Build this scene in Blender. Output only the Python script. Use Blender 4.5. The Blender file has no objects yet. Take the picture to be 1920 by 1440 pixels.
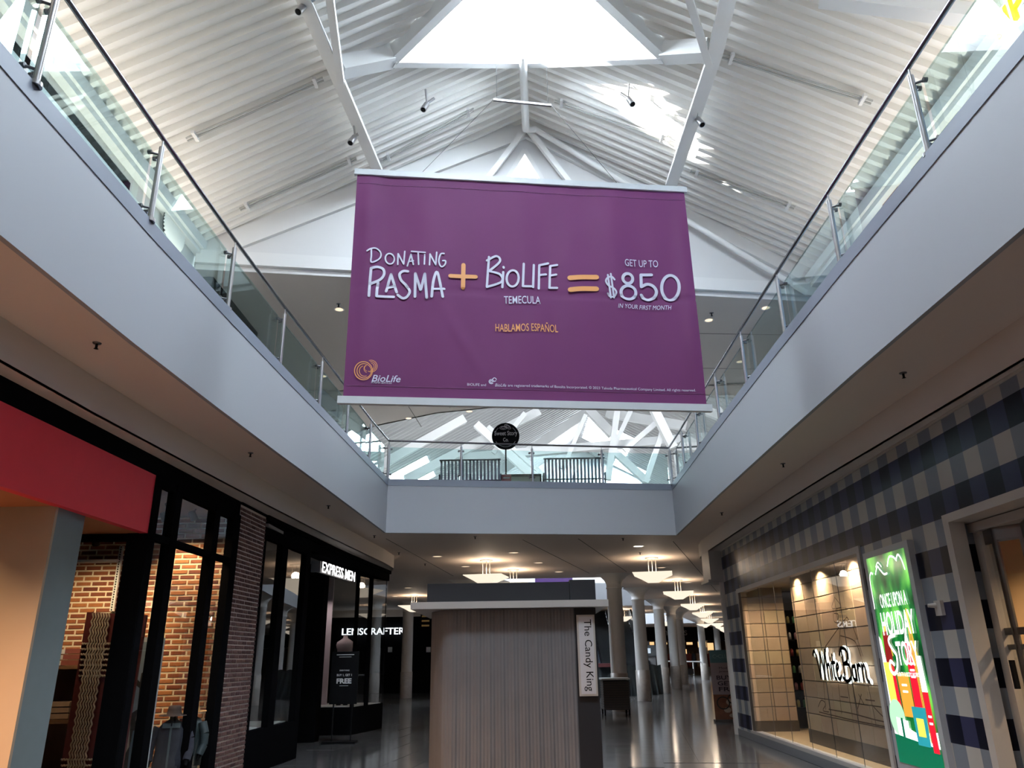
import bpy, math, random
from mathutils import Vector, Matrix
random.seed(7)
ORD = ['first', 'second', 'third', 'fourth', 'fifth', 'sixth', 'seventh', 'eighth', 'ninth', 'tenth', 'eleventh', 'twelfth', 'thirteenth', 'fourteenth', 'fifteenth', 'sixteenth', 'seventeenth']
C = bpy.context.scene.collection
sc = bpy.context.scene
V = Vector

# ---------------------------------------------------------------- camera, world, sun, exposure
EYE = 1.7; F = 1431.0
PITCH = math.radians(19.83); ROLL = math.radians(0.866)
cam = bpy.data.objects.new('camera', bpy.data.cameras.new('camera'))
C.objects.link(cam); sc.camera = cam
cam.data.sensor_width = 36.0; cam.data.lens = 36.0 * F / 1920.0
cam.data.clip_start = 0.05; cam.data.clip_end = 400
cam.matrix_world = Matrix.Translation((0, 0, EYE)) @ Matrix.Rotation(math.pi/2 + PITCH, 4, 'X') @ Matrix.Rotation(-ROLL, 4, 'Z')

w = bpy.data.worlds.new('sky'); sc.world = w; w.use_nodes = True
bg = w.node_tree.nodes['Background']
bg.inputs[0].default_value = (0.80, 0.90, 1.0, 1); bg.inputs[1].default_value = 56.0
sun = bpy.data.objects.new('sun', bpy.data.lights.new('sun', 'SUN')); C.objects.link(sun)
sun.data.energy = 38.0; sun.data.angle = 0.01; sun.data.color = (1, 0.97, 0.92)
sun.rotation_euler = V((4.15, 1.8, -0.75)).to_track_quat('-Z', 'Y').to_euler()
sc.view_settings.view_transform = 'Standard'; sc.view_settings.look = 'None'
sc.view_settings.gamma = 1; sc.view_settings.use_curve_mapping = False
sc.view_settings.exposure = 0.0
cy = sc.cycles
cy.max_bounces = 8; cy.diffuse_bounces = 5; cy.glossy_bounces = 4; cy.transmission_bounces = 4
cy.transparent_max_bounces = 24; cy.caustics_reflective = False; cy.caustics_refractive = False
cy.sample_clamp_indirect = 6.0
cy.use_denoising = True

# ---------------------------------------------------------------- measuring helpers (pixel of the photograph -> point on a real plane)
_cp, _sp, _cr, _sr = math.cos(PITCH), math.sin(PITCH), math.cos(ROLL), math.sin(ROLL)
def ray(px, py):
    u = (px-960)/F; v = -(py-720)/F
    x = u*_cr + v*_sr; y = -u*_sr + v*_cr
    return V((x, _cp - _sp*y, _sp + _cp*y))
def atz(px, py, z):
    r = ray(px, py); return r*((z-EYE)/r.z) + V((0, 0, EYE))
def aty(px, py, Y):
    r = ray(px, py); return r*(Y/r.y) + V((0, 0, EYE))
def onpl(px, py, A, B):
    r = ray(px, py); n = (-(B[1]-A[1]), B[0]-A[0])
    t = (A[0]*n[0]+A[1]*n[1])/(r.x*n[0]+r.y*n[1]); return r*t + V((0, 0, EYE))
RIDGE_X, RIDGE_Z, SL = 0.38, 13.55, 0.54
def onroof(px, py, side, dz=0):
    r = ray(px, py); t = (RIDGE_Z-dz+SL*side*RIDGE_X-EYE)/(r.z+SL*side*r.x); return r*t + V((0, 0, EYE))

# ---------------------------------------------------------------- materials
MATS = {}
def mat(name, col, rough=0.6, metal=0.0, emis=0.0, emcol=None, noise=0.05, nscale=6.0, rand=0.0, bump=0.0, spec=0.5):
    if name in MATS: return MATS[name]
    m = bpy.data.materials.new(name); m.use_nodes = True; nt = m.node_tree
    b = nt.nodes['Principled BSDF']
    b.inputs['Roughness'].default_value = rough; b.inputs['Metallic'].default_value = metal
    b.inputs['Specular IOR Level'].default_value = spec
    if len(col) == 3: col = (*col, 1)
    tc = nt.nodes.new('ShaderNodeTexCoord'); nz = nt.nodes.new('ShaderNodeTexNoise')
    nz.inputs['Scale'].default_value = nscale; nz.inputs['Detail'].default_value = 4
    nt.links.new(tc.outputs['Object'], nz.inputs['Vector'])
    mp = nt.nodes.new('ShaderNodeMapRange'); mp.inputs['To Min'].default_value = 1-noise; mp.inputs['To Max'].default_value = 1+noise
    nt.links.new(nz.outputs['Fac'], mp.inputs['Value'])
    hsv = nt.nodes.new('ShaderNodeHueSaturation'); hsv.inputs['Color'].default_value = col
    val = mp.outputs['Result']
    if rand:
        oi = nt.nodes.new('ShaderNodeObjectInfo'); ge = nt.nodes.new('ShaderNodeNewGeometry')
        ad = nt.nodes.new('ShaderNodeMath'); ad.operation = 'ADD'
        nt.links.new(oi.outputs['Random'], ad.inputs[0]); nt.links.new(ge.outputs['Random Per Island'], ad.inputs[1])
        fr = nt.nodes.new('ShaderNodeMath'); fr.operation = 'FRACT'; nt.links.new(ad.outputs[0], fr.inputs[0])
        mr = nt.nodes.new('ShaderNodeMapRange'); mr.inputs['To Min'].default_value = 1-rand; mr.inputs['To Max'].default_value = 1+rand*0.6
        nt.links.new(fr.outputs[0], mr.inputs['Value'])
        mu = nt.nodes.new('ShaderNodeMath'); mu.operation = 'MULTIPLY'
        nt.links.new(val, mu.inputs[0]); nt.links.new(mr.outputs['Result'], mu.inputs[1]); val = mu.outputs[0]
        mh = nt.nodes.new('ShaderNodeMapRange'); mh.inputs['To Min'].default_value = 0.485; mh.inputs['To Max'].default_value = 0.515
        nt.links.new(fr.outputs[0], mh.inputs['Value']); nt.links.new(mh.outputs['Result'], hsv.inputs['Hue'])
    nt.links.new(val, hsv.inputs['Value'])
    nt.links.new(hsv.outputs['Color'], b.inputs['Base Color'])
    if bump:
        bp = nt.nodes.new('ShaderNodeBump'); bp.inputs['Strength'].default_value = bump
        nt.links.new(nz.outputs['Fac'], bp.inputs['Height']); nt.links.new(bp.outputs['Normal'], b.inputs['Normal'])
    if emis:
        b.inputs['Emission Color'].default_value = (*(emcol or col[:3]), 1)
        b.inputs['Emission Strength'].default_value = emis
    MATS[name] = m; return m
def glass(name, tint=(0.93, 0.97, 0.97), refl=1.0, boost=0.0):
    if name in MATS: return MATS[name]
    m = bpy.data.materials.new(name); m.use_nodes = True; nt = m.node_tree
    nt.nodes.remove(nt.nodes['Principled BSDF']); out = nt.nodes['Material Output']
    tr = nt.nodes.new('ShaderNodeBsdfTransparent'); tr.inputs[0].default_value = (*tint, 1)
    gl = nt.nodes.new('ShaderNodeBsdfGlossy'); gl.inputs['Roughness'].default_value = 0.0
    gl.inputs['Color'].default_value = (refl, refl, refl, 1)
    fr = nt.nodes.new('ShaderNodeFresnel'); fr.inputs['IOR'].default_value = 1.5
    ge = nt.nodes.new('ShaderNodeNewGeometry'); bf = nt.nodes.new('ShaderNodeMath'); bf.operation = 'MULTIPLY'; bf.use_clamp = True
    bf.inputs[1].default_value = 1.5 + boost
    nt.links.new(fr.outputs[0], bf.inputs[0])
    # a pane has a front and a back face: only the side facing the viewer mirrors
    inv = nt.nodes.new('ShaderNodeMath'); inv.operation = 'SUBTRACT'; inv.inputs[0].default_value = 1.0
    nt.links.new(ge.outputs['Backfacing'], inv.inputs[1])
    mm = nt.nodes.new('ShaderNodeMath'); mm.operation = 'MULTIPLY'
    nt.links.new(bf.outputs[0], mm.inputs[0]); nt.links.new(inv.outputs[0], mm.inputs[1])
    mx = nt.nodes.new('ShaderNodeMixShader')
    nt.links.new(mm.outputs[0], mx.inputs[0]); nt.links.new(tr.outputs[0], mx.inputs[1]); nt.links.new(gl.outputs[0], mx.inputs[2])
    nt.links.new(mx.outputs[0], out.inputs['Surface'])
    MATS[name] = m; return m

m_white = mat('painted_white', (0.78, 0.78, 0.78), 0.55, noise=0.02, nscale=1.5)
m_fascia = mat('fascia_paint', (0.345, 0.355, 0.38), 0.6, noise=0.02, nscale=0.8)
m_cap = mat('blue_grey_cap', (0.20, 0.22, 0.27), 0.5, noise=0.04)
m_ceil = mat('ceiling_paint', (0.72, 0.62, 0.55), 0.7, noise=0.03, nscale=0.7)
m_bulk = mat('bulkhead_paint', (0.66, 0.59, 0.53), 0.7, noise=0.03, nscale=0.7)
m_upceil = mat('upper_ceiling_paint', (0.55, 0.49, 0.45), 0.7, noise=0.03, nscale=0.7)
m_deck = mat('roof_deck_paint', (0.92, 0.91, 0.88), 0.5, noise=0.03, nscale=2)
m_beam = mat('roof_steel_paint', (0.85, 0.86, 0.86), 0.45, noise=0.03, nscale=3)
m_gable = mat('gable_paint', (0.72, 0.72, 0.725), 0.6, noise=0.015, nscale=0.6)
m_steel = mat('brushed_steel', (0.50, 0.50, 0.52), 0.28, 1.0, noise=0.05)
m_darksteel = mat('dark_steel', (0.14, 0.14, 0.15), 0.35, 1.0, noise=0.05)
m_rail = mat('handrail_steel', (0.22, 0.22, 0.24), 0.25, 1.0, noise=0.04)
m_black = mat('black_frame', (0.006, 0.006, 0.007), 0.6, noise=0.15, spec=0.0)
m_blackm = mat('matte_black', (0.010, 0.010, 0.011), 0.75, noise=0.2, spec=0.05)
m_joint = mat('dark_joint', (0.10, 0.085, 0.075), 0.8)
m_glass = glass('clear_glass'); m_rglass = glass('railing_glass', (0.80, 0.90, 0.90), boost=0.5)
m_dglass = glass('dark_tint_glass', (0.35, 0.38, 0.40), boost=0.5)

# ---------------------------------------------------------------- mesh helpers
class MB:
    def __init__(s): s.v = []; s.f = []; s.sm = []
    def add(s, vs, fs, smooth=False):
        o = len(s.v); s.v += [tuple(p) for p in vs]
        for f in fs: s.f.append(tuple(i+o for i in f)); s.sm.append(smooth)
        return s
    def box(s, x0, x1, y0, y1, z0, z1):
        vs = [(x, y, z) for z in (z0, z1) for y in (y0, y1) for x in (x0, x1)]
        return s.add(vs, [(0,2,3,1),(4,5,7,6),(0,1,5,4),(2,6,7,3),(0,4,6,2),(1,3,7,5)])
    def obox(s, c, u, v, n, a, b, d):
        # oriented box: half sizes a,b,d along unit axes u,v,n
        c = V(c); u = V(u)*a; v = V(v)*b; n = V(n)*d
        vs = [c+i*u+j*v+k*n for k in (-1, 1) for j in (-1, 1) for i in (-1, 1)]
        return s.add(vs, [(0,2,3,1),(4,5,7,6),(0,1,5,4),(2,6,7,3),(0,4,6,2),(1,3,7,5)])
    def beam(s, p0, p1, w, h, up=(0, 0, 1)):
        p0 = V(p0); p1 = V(p1); d = (p1-p0); L = d.length; d.normalize()
        r = d.cross(V(up)); r.normalize(); u = r.cross(d)
        return s.obox((p0+p1)/2, r, d, u, w/2, L/2, h/2)
    def tube(s, p0, p1, r, n=10, r1=None, caps=True):
        p0 = V(p0); p1 = V(p1); d = (p1-p0).normalized()
        a = d.cross(V((0, 0, 1))) if abs(d.z) < 0.95 else d.cross(V((1, 0, 0))); a.normalize(); b = d.cross(a)
        r1 = r if r1 is None else r1
        vs = [p0+(a*math.cos(t)+b*math.sin(t))*r for t in [2*math.pi*i/n for i in range(n)]]
        vs += [p1+(a*math.cos(t)+b*math.sin(t))*r1 for t in [2*math.pi*i/n for i in range(n)]]
        s.add(vs, [(i, (i+1) % n, n+(i+1) % n, n+i) for i in range(n)], True)
        if caps: s.add(vs[:n], [tuple(range(n))[::-1]]); s.add(vs[n:], [tuple(range(n))])
        return s
    def path(s, pts, r, n=8):
        for a, b in zip(pts[:-1], pts[1:]): s.tube(a, b, r, n)
        return s
    def lathe(s, prof, c, n=16, rz=0.0, smooth=True):
        c = V(c); k = len(prof)
        vs = [c+V((rr*math.cos(t+rz), rr*math.sin(t+rz), z)) for rr, z in prof for t in [2*math.pi*i/n for i in range(n)]]
        s.add(vs, [(j*n+i, j*n+(i+1) % n, (j+1)*n+(i+1) % n, (j+1)*n+i) for j in range(k-1) for i in range(n)], smooth)
        return s
    def quad(s, *p): return s.add(p, [tuple(range(len(p)))])
    def prism(s, pl, z0, z1):
        n = len(pl); vs = [(x, y, z0) for x, y in pl]+[(x, y, z1) for x, y in pl]
        return s.add(vs, [tuple(range(n))[::-1], tuple(range(n, 2*n))]+[(i, (i+1) % n, n+(i+1) % n, n+i) for i in range(n)])
    def wallseg(s, A, B, z0, z1, t=0.05, side=1):
        # thin vertical panel between plan points, thickness t towards side (left of A->B if 1)
        d = V((B[0]-A[0], B[1]-A[1])); d.normalize(); n = V((-d.y, d.x))*t*side
        pl = [A, B, (B[0]+n.x, B[1]+n.y), (A[0]+n.x, A[1]+n.y)]
        if side < 0: pl = pl[::-1]
        return s.prism(pl, z0, z1)
    def mesh(s, name, origin=(0, 0, 0)):
        me = bpy.data.meshes.new(name); o = V(origin)
        me.from_pydata([tuple(V(p)-o) for p in s.v], [], s.f); me.update()
        me.polygons.foreach_set('use_smooth', s.sm)
        return me
    def obj(s, name, m, parent=None, **props):
        org = V((0, 0, 0))
        if parent is not None:
            p = parent
            while p is not None: org += p.location; p = p.parent
        me = s.mesh(name, org); me.materials.append(m)
        o = bpy.data.objects.new(name, me); C.objects.link(o); o.parent = parent
        for k, v in props.items(): o[k] = v
        return o
def thing(name, label, cat, loc=(0, 0, 0), group=None):
    o = bpy.data.objects.new(name, None); C.objects.link(o); o.location = loc; o.empty_display_size = 0.1
    o['label'] = label; o['category'] = cat
    if group: o['group'] = group
    return o
def struct(name, mb, m, label=None):
    o = mb.obj(name, m); o['kind'] = 'structure'
    if label: o['label'] = label
    return o
def dup(root, loc, label=None, rz=None):
    r = root.copy(); C.objects.link(r); r.location = loc
    if rz is not None: r.rotation_euler.z = rz
    if label: r['label'] = label
    for ch in list(root.children):
        c = ch.copy(); C.objects.link(c); c.parent = r
        for g in list(ch.children):
            d = g.copy(); C.objects.link(d); d.parent = c
    return r
def piece(name, me, parent, loc, rz=0.0):
    # parts sharing one mesh; loc is in world coordinates
    org = V((0, 0, 0)); p = parent
    while p is not None: org += p.location; p = p.parent
    o = bpy.data.objects.new(name, me); C.objects.link(o); o.parent = parent
    o.location = V(loc)-org; o.rotation_euler.z = rz
    return o
def portal(c, sx, sy, rot):
    l = bpy.data.lights.new('skylight_portal', 'AREA'); l.shape = 'RECTANGLE'; l.size = sx; l.size_y = sy
    l.cycles.is_portal = True
    o = bpy.data.objects.new('skylight_portal', l); C.objects.link(o); o.location = c; o.rotation_euler = rot
    return o
def spot(c, energy, col, size=1.4, blend=0.6, tgt=None, radius=0.05, typ='SPOT'):
    l = bpy.data.lights.new('lamp_light', typ); l.energy = energy; l.color = col; l.shadow_soft_size = radius
    if typ == 'SPOT': l.spot_size = size; l.spot_blend = blend
    o = bpy.data.objects.new('lamp_light', l); C.objects.link(o); o.location = c
    if tgt is not None: o.rotation_euler = (V(tgt)-V(c)).to_track_quat('-Z', 'Y').to_euler()
    return o
# text as mesh in 2D
def textmesh(s, shear=0.0, offset=0.0, extrude=0.0, spacing=1.0):
    cu = bpy.data.curves.new('t', 'FONT'); cu.body = s; cu.size = 1.0; cu.shear = shear; cu.offset = offset
    cu.extrude = extrude; cu.resolution_u = 3; cu.space_character = spacing
    o = bpy.data.objects.new('t', cu); C.objects.link(o)
    dg = bpy.context.evaluated_depsgraph_get(); me = bpy.data.meshes.new_from_object(o.evaluated_get(dg))
    vs = [v.co.copy() for v in me.vertices]; fs = [tuple(p.vertices) for p in me.polygons]
    C.objects.unlink(o); bpy.data.objects.remove(o); bpy.data.curves.remove(cu); bpy.data.meshes.remove(me)
    x0 = min(v.x for v in vs); x1 = max(v.x for v in vs); y0 = min(v.y for v in vs); y1 = max(v.y for v in vs)
    return vs, fs, (x0, x1, y0, y1)
def text_on(mb, s, o, u, v, w, h, n=None, depth=0.0, keepdesc=False, **kw):
    """lettering whose box starts at o (bottom left), w along unit u, h along unit v"""
    vs, fs, (x0, x1, y0, y1) = textmesh(s, extrude=0.5 if depth else 0.0, **kw)
    o = V(o); u = V(u); v = V(v); n = V(n) if n is not None else u.cross(v)
    mb.add([o+u*((p.x-x0)/(x1-x0)*w)+v*((p.y-y0)/(y1-y0)*h)+n*(p.z*depth*1.0) for p in vs], fs)
    return mb
def ribbon(pts, w):
    """flat stroke with round ends in 2D: list of (x,y) -> verts, faces"""
    vs, fs = [], []
    P = [V((p[0], p[1])) for p in pts]
    # resample with Catmull-Rom for smoothness
    Q = []
    if len(P) > 2:
        for i in range(len(P)-1):
            a = P[max(i-1, 0)]; b = P[i]; c = P[i+1]; d = P[min(i+2, len(P)-1)]
            for k in range(6):
                t = k/6
                Q.append(0.5*((2*b)+(c-a)*t+(2*a-5*b+4*c-d)*t*t+(3*b-a-3*c+d)*t*t*t))
        Q.append(P[-1])
    else: Q = P
    n = len(Q)
    for i, q in enumerate(Q):
        d = (Q[min(i+1, n-1)]-Q[max(i-1, 0)])
        if d.length < 1e-9: d = V((1, 0))
        d.normalize(); s = V((-d.y, d.x))*w/2
        vs += [q+s, q-s]
    for i in range(n-1): fs.append((2*i, 2*i+1, 2*i+3, 2*i+2))
    for q in (Q[0], Q[-1]):
        o = len(vs)
        for k in range(8): vs.append(q+V((math.cos(k*math.pi/4), math.sin(k*math.pi/4)))*w/2)
        fs.append(tuple(range(o, o+8)))
    return vs, fs
def arc(cx, cy, rx, ry, a0, a1, n=14, tilt=0.0):
    out = []
    for i in range(n+1):
        t = math.radians(a0+(a1-a0)*i/n); x = rx*math.cos(t); y = ry*math.sin(t)
        out.append((cx+x*math.cos(tilt)-y*math.sin(tilt), cy+x*math.sin(tilt)+y*math.cos(tilt)))
    return out
# ================================================================ SETTING
def interp(pl, y):
    for (x0, y0), (x1, y1) in zip(pl[:-1], pl[1:]):
        if y <= y1: return x0+(x1-x0)*(y-y0)/(y1-y0)
    return pl[-1][0]
EL = [(-3.50, -12), (-3.50, 4.5), (-3.48, 6.5), (-3.41, 8.5), (-3.32, 10.5), (-3.22, 12.4), (-3.12, 14.5), (-2.97, 17.75)]   # well edge, left
ER = [(3.58, -12), (3.60, 4.5), (3.61, 7.5), (3.65, 9.7), (3.70, 11.5), (3.77, 14.0), (3.95, 18.8)]                         # well edge, right
H1, H2, HC = 4.5, 5.6, 5.76
def strip_prism(mb, pl, off, z0, z1):
    # ribbon following polyline pl, offset sideways by off (x), between z0 and z1
    for (x0, y0), (x1, y1) in zip(pl[:-1], pl[1:]):
        a = [(x0, y0), (x1, y1), (x1+off, y1), (x0+off, y0)]
        mb.prism(a if off < 0 else a[::-1], z0, z1)
    return mb
# -- ground floor: dark polished stone tiles
def floor_material():
    m = bpy.data.materials.new('polished_stone_floor'); m.use_nodes = True; nt = m.node_tree; b = nt.nodes['Principled BSDF']
    tc = nt.nodes.new('ShaderNodeTexCoord'); mp = nt.nodes.new('ShaderNodeMapping'); mp.inputs['Rotation'].default_value = (0, 0, 0.15)
    nt.links.new(tc.outputs['Object'], mp.inputs['Vector'])
    br = nt.nodes.new('ShaderNodeTexBrick'); br.offset = 0; br.inputs['Scale'].default_value = 1.0
    br.inputs['Brick Width'].default_value = 0.6; br.inputs['Row Height'].default_value = 0.6; br.inputs['Mortar Size'].default_value = 0.006
    br.inputs['Color1'].default_value = (0.085, 0.083, 0.085, 1); br.inputs['Color2'].default_value = (0.125, 0.12, 0.12, 1); br.inputs['Mortar'].default_value = (0.05, 0.05, 0.05, 1)
    nt.links.new(mp.outputs[0], br.inputs['Vector'])
    nz = nt.nodes.new('ShaderNodeTexNoise'); nz.inputs['Scale'].default_value = 1.3; nt.links.new(tc.outputs['Object'], nz.inputs['Vector'])
    bp = nt.nodes.new('ShaderNodeBump'); bp.inputs['Strength'].default_value = 0.05; bp.inputs['Distance'].default_value = 0.05
    nt.links.new(nz.outputs['Fac'], bp.inputs['Height']); nt.links.new(bp.outputs['Normal'], b.inputs['Normal'])
    nt.links.new(br.outputs['Color'], b.inputs['Base Color'])
    b.inputs['Roughness'].default_value = 0.13; b.inputs['Specular IOR Level'].default_value = 0.27
    return m
m_floor = floor_material()
m_tile = mat('stone_tile', (0.105, 0.102, 0.104), 0.13, noise=0.12, nscale=9, rand=0.22, spec=0.38)
fl = MB(); fl.quad((-40, -14, -0.004), (60, -14, -0.004), (60, 100, -0.004), (-40, 100, -0.004))
floor = struct('floor', fl, m_floor)
tb = MB(); tb.box(-0.2965, 0.2965, -0.2965, 0.2965, -0.0035, 0.0)
tme = tb.mesh('tile'); tme.materials.append(m_tile)
ca, sa = math.cos(0.15), math.sin(0.15); k = 0
cand = []
for i in range(-30, 30):
    for j in range(-5, 60):
        x = i*0.6*ca - j*0.6*sa*-1; y = -i*0.6*sa*1 + j*0.6*ca
        if 14.2 < y < 24 and -4.2+0.05*(y-14) < x < 4.6 and not (-1.2*y/9 < x < 1.1*y/9 and y > 9.6): cand.append((y, x))
cand.sort()
for y, x in cand[:290]: piece('tile', tme, floor, (x, y, 0), -0.15)

# -- ground floor ceiling (z = 4.5) with the openings of this well and of two wells beyond
ce = MB(); Z = H1
def cq(*p): ce.quad(*[(x, y, Z) for x, y in p][::-1])
for (a, b) in zip(EL[:-1], EL[1:]): cq((-20, a[1]), a, b, (-20, b[1]))
for (a, b) in zip(ER[:-1], ER[1:]): cq(a, (20, a[1]), (20, b[1]), b)
cq((-20, 17.75), (-2.97, 17.75), (-2.5, 29), (-25, 29), (-25, 24))
cq((-2.97, 17.75), (3.95, 18.8), (3.4, 29), (-2.5, 29))
cq((3.95, 18.8), (20, 18.8), (20, 24), (52, 24), (52, 29), (3.4, 29))
W2 = [(-2.5, 29), (3.4, 29), (4.15, 31.8), (6.0, 38.0), (7.93, 45.6), (0.5, 44.6), (-1.6, 37)]
cq((-25, 29), (-2.5, 29), (-1.6, 37), (-25, 37)); cq((-25, 37), (-1.6, 37), (0.5, 44.6), (-20, 44.6))
cq((3.4, 29), (45, 29), (45, 31.8), (4.15, 31.8)); cq((4.15, 31.8), (45, 31.8), (45, 38), (6.0, 38)); cq((6.0, 38), (45, 38), (45, 45.6), (7.93, 45.6))
cq((-20, 44.6), (0.5, 44.6), (7.93, 45.6), (10.6, 54), (2, 54), (-20, 54)); cq((7.93, 45.6), (45, 45.6), (45, 54), (10.6, 54))
W3 = [(2, 54), (10.6, 54), (16.0, 71), (7, 71)]
cq((-20, 54), (2, 54), (7, 71), (-20, 71)); cq((10.6, 54), (50, 54), (50, 71), (16, 71)); cq((-20, 71), (50, 71), (50, 95), (-20, 95))
ceiling = struct('ceiling', ce, m_ceil)
# dark joints across the ceiling
jt = MB()
for a, b in (((724, 1010), (850, 1080)), ((980, 1012), (1105, 1075)), ((1084, 1010), (1175, 1072)), ((1262, 1015), (1345, 1110))):
    p = atz(*a, H1); q = atz(*b, H1); d = (q-p).normalized(); n = V((-d.y, d.x, 0))*0.012
    jt.obox((p+q)/2, d, (-d.y, d.x, 0), (0, 0, 1), (q-p).length/2, 0.009, 0.004)
o = jt.obj('ceiling_joint', m_joint, ceiling)

# -- fascias of the wells
def fascia(name, pl, z0, z1, t=0.05):
    mb = MB()
    for A, B in zip(pl[:-1], pl[1:]): mb.wallseg(A, B, z0-0.008, z1, t, 1)
    return struct(name, mb, m_fascia)
fascia('trim_1', EL+[], H1, H2)                                 # left: body lies left of the walk direction
fascia('trim_2', ER[::-1], H1, H2)
fascia('trim_3', [EL[-1], ER[-1]], H1, H2)
fascia('trim_4', W2[1:5], H1-0.0, H2+0.15); fascia('trim_5', [(7.93, 45.6), (0.5, 44.6)][::-1], H1, H2+0.15)
fascia('trim_6', W3[1:3][::-1], H1, H2+0.15); fascia('trim_7', [(7, 71), (16, 71)], H1, H2+0.15)
def capstrip(name, pl):
    mb = MB()
    for A, B in zip(pl[:-1], pl[1:]):
        d = V((B[0]-A[0], B[1]-A[1])).normalized(); n = V((d.y, -d.x))*0.008
        mb.wallseg((A[0]+n.x, A[1]+n.y), (B[0]+n.x, B[1]+n.y), H2, HC, 0.24, 1)
    return struct(name, mb, m_cap)
capstrip('trim_8', EL); capstrip('trim_9', ER[::-1]); capstrip('trim_10', [EL[-1], ER[-1]])
# -- upper floor slab top
up = MB()
def uq(*p): up.quad(*[(x, y, 5.58) for x, y in p])
for (a, b) in zip(EL[:-1], EL[1:]): uq((-16, a[1]), (a[0]-0.1, a[1]), (b[0]-0.1, b[1]), (-16, b[1]))
for (a, b) in zip(ER[:-1], ER[1:]): uq((a[0]+0.1, a[1]), (16, a[1]), (16, b[1]), (b[0]+0.1, b[1]))
uq((-16, 17.85), (-3.07, 17.85), (3.95, 18.9), (3.4, 29), (-16, 29)); uq((3.95, 18.9), (20, 18.9), (40, 29), (3.4, 29))
uq((-20, 29), (-2.5, 29), (-1.6, 37), (0.5, 44.6), (-20, 44.6)); uq((3.4, 29), (45, 29), (45, 45.6), (7.93, 45.6), (4.15, 31.8))
uq((-20, 44.7), (0.5, 44.7), (7.93, 45.7), (45, 45.6), (45, 54), (-20, 54))
uq((-20, 54), (2, 54), (7, 71), (-20, 71)); uq((10.6, 54), (50, 54), (50, 71), (16, 71)); uq((-20, 71), (50, 71), (50, 95), (-20, 95))
struct('floor_upper', up, mat('upper_floor', (0.80, 0.76, 0.70), 0.5))

# -- bulkheads above the shop fronts
BL = [(-4.33, -12), (-4.33, 5.9), (-4.30, 7.5), (-4.22, 9.2), (-4.16, 10.4), (-4.06, 12.3), (-3.84, 15.9), (-3.62, 18.6), (-3.46, 20.4), (-3.40, 21.9), (-3.62, 22.8), (-5.6, 23.2)]
BR = [(4.54, -12), (4.54, 11), (4.62, 15), (4.80, 19.9), (4.92, 20.7), (5.2, 21.2), (5.7, 21.5), (7.5, 21.7)]
bl = MB()
for A, B in zip(BL[:-1], BL[1:]): bl.wallseg(A, B, 4.15, H1, 0.05, 1)
for A, B in zip(BL[:-2], BL[1:-1]): bl.quad((A[0], A[1], 4.15), (A[0]-2.2, A[1], 4.15), (B[0]-2.2, B[1], 4.15), (B[0], B[1], 4.15))
struct('trim_11', bl, m_bulk)
br_ = MB()
BRr = BR[::-1]
for A, B in zip(BRr[:-1], BRr[1:]): br_.wallseg(A, B, 4.15, H1, 0.05, 1)
for A, B in zip(BR[:4], BR[1:5]): br_.quad((B[0], B[1], 4.15), (B[0]+2.2, B[1], 4.15), (A[0]+2.2, A[1], 4.15), (A[0], A[1], 4.15))
br_.quad((4.92, 20.7, 4.15), (7.2, 20.7, 4.15), (7.5, 21.7, 4.15), (5.7, 21.5, 4.15), (5.2, 21.2, 4.15))
struct('trim_12', br_, m_bulk)

# -- upper level: flat ceiling beyond the atrium, side walls, gable
GA, GB = (-6.45, 13.87), (7.05, 15.86)
uc = MB(); UC = [(-7.24, 27.7), (-4.8, 25.2), (-2.46, 23.8), (0.67, 22.95), (2.66, 22.67), (6.0, 22.4), (12, 22.2)]
for A, B in zip(UC[:-1], UC[1:]):
    f = lambda x: GA[1]+(GB[1]-GA[1])*(x-GA[0])/(GB[0]-GA[0])
    uc.quad((A[0], f(A[0]), 9.3), (A[0], A[1], 9.3), (B[0], B[1], 9.3), (B[0], f(B[0]), 9.3))
    uc.wallseg(A, B, 9.3, 9.75, 0.1, -1)
struct('ceiling_upper', uc, m_upceil)
uj = MB()
for a, b in (((766, 762), (790, 800)), ((1300, 625), (1480, 628)), ((1300, 690), (1420, 692))):
    p = atz(*a, 9.3); q = atz(*b, 9.3); d = (q-p).normalized()
    uj.obox((p+q)/2, d, (-d.y, d.x, 0), (0, 0, 1), (q-p).length/2, 0.012, 0.004)
struct('trim_13', uj, m_joint)
# gable wall with a triangular window
gd = V((GB[0]-GA[0], GB[1]-GA[1], 0)).normalized()
def G(s, z): return V((GA[0], GA[1], 0))+gd*s+V((0, 0, z))
def gs(p): return (p-V((GA[0], GA[1], 0))).dot(gd)
def gp(px, py):
    p = onpl(px, py, GA, GB); return (gs(V((p.x, p.y, 0))), p.z)
ap = gp(985, 235); Lg = V((GB[0]-GA[0], GB[1]-GA[1])).length
tt = gp(983, 283); tl = gp(925, 380); tr_ = gp(1043, 383)
gm = MB()
for ring in ([(0, 9.4), (tl[0], 9.4), tl, tt, (ap[0], 13.6), (0, 10.0)], [(tr_[0], 9.4), (Lg, 9.4), (Lg, 10.05), (ap[0], 13.6), tt, tr_], [(tl[0], 9.4), (tr_[0], 9.4), tr_, tl]):
    gm.quad(*[G(s, z) for s, z in ring])
struct('wall_far', gm, m_gable)
gw = MB()
gn = V((gd.y, -gd.x, 0))
for a, b in ((tl, tt), (tt, tr_), (tr_, tl)):
    p, q = G(*a)+gn*0.02, G(*b)+gn*0.02
    gw.beam(p, q, 0.10, 0.08, up=gn)
wf = struct('window_1', gw, m_white)
gl = MB(); gl.quad(*[G(*p)-gn*0.05 for p in (tl, tr_, tt)]); gl.obj('pane', m_glass, wf)
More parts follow.
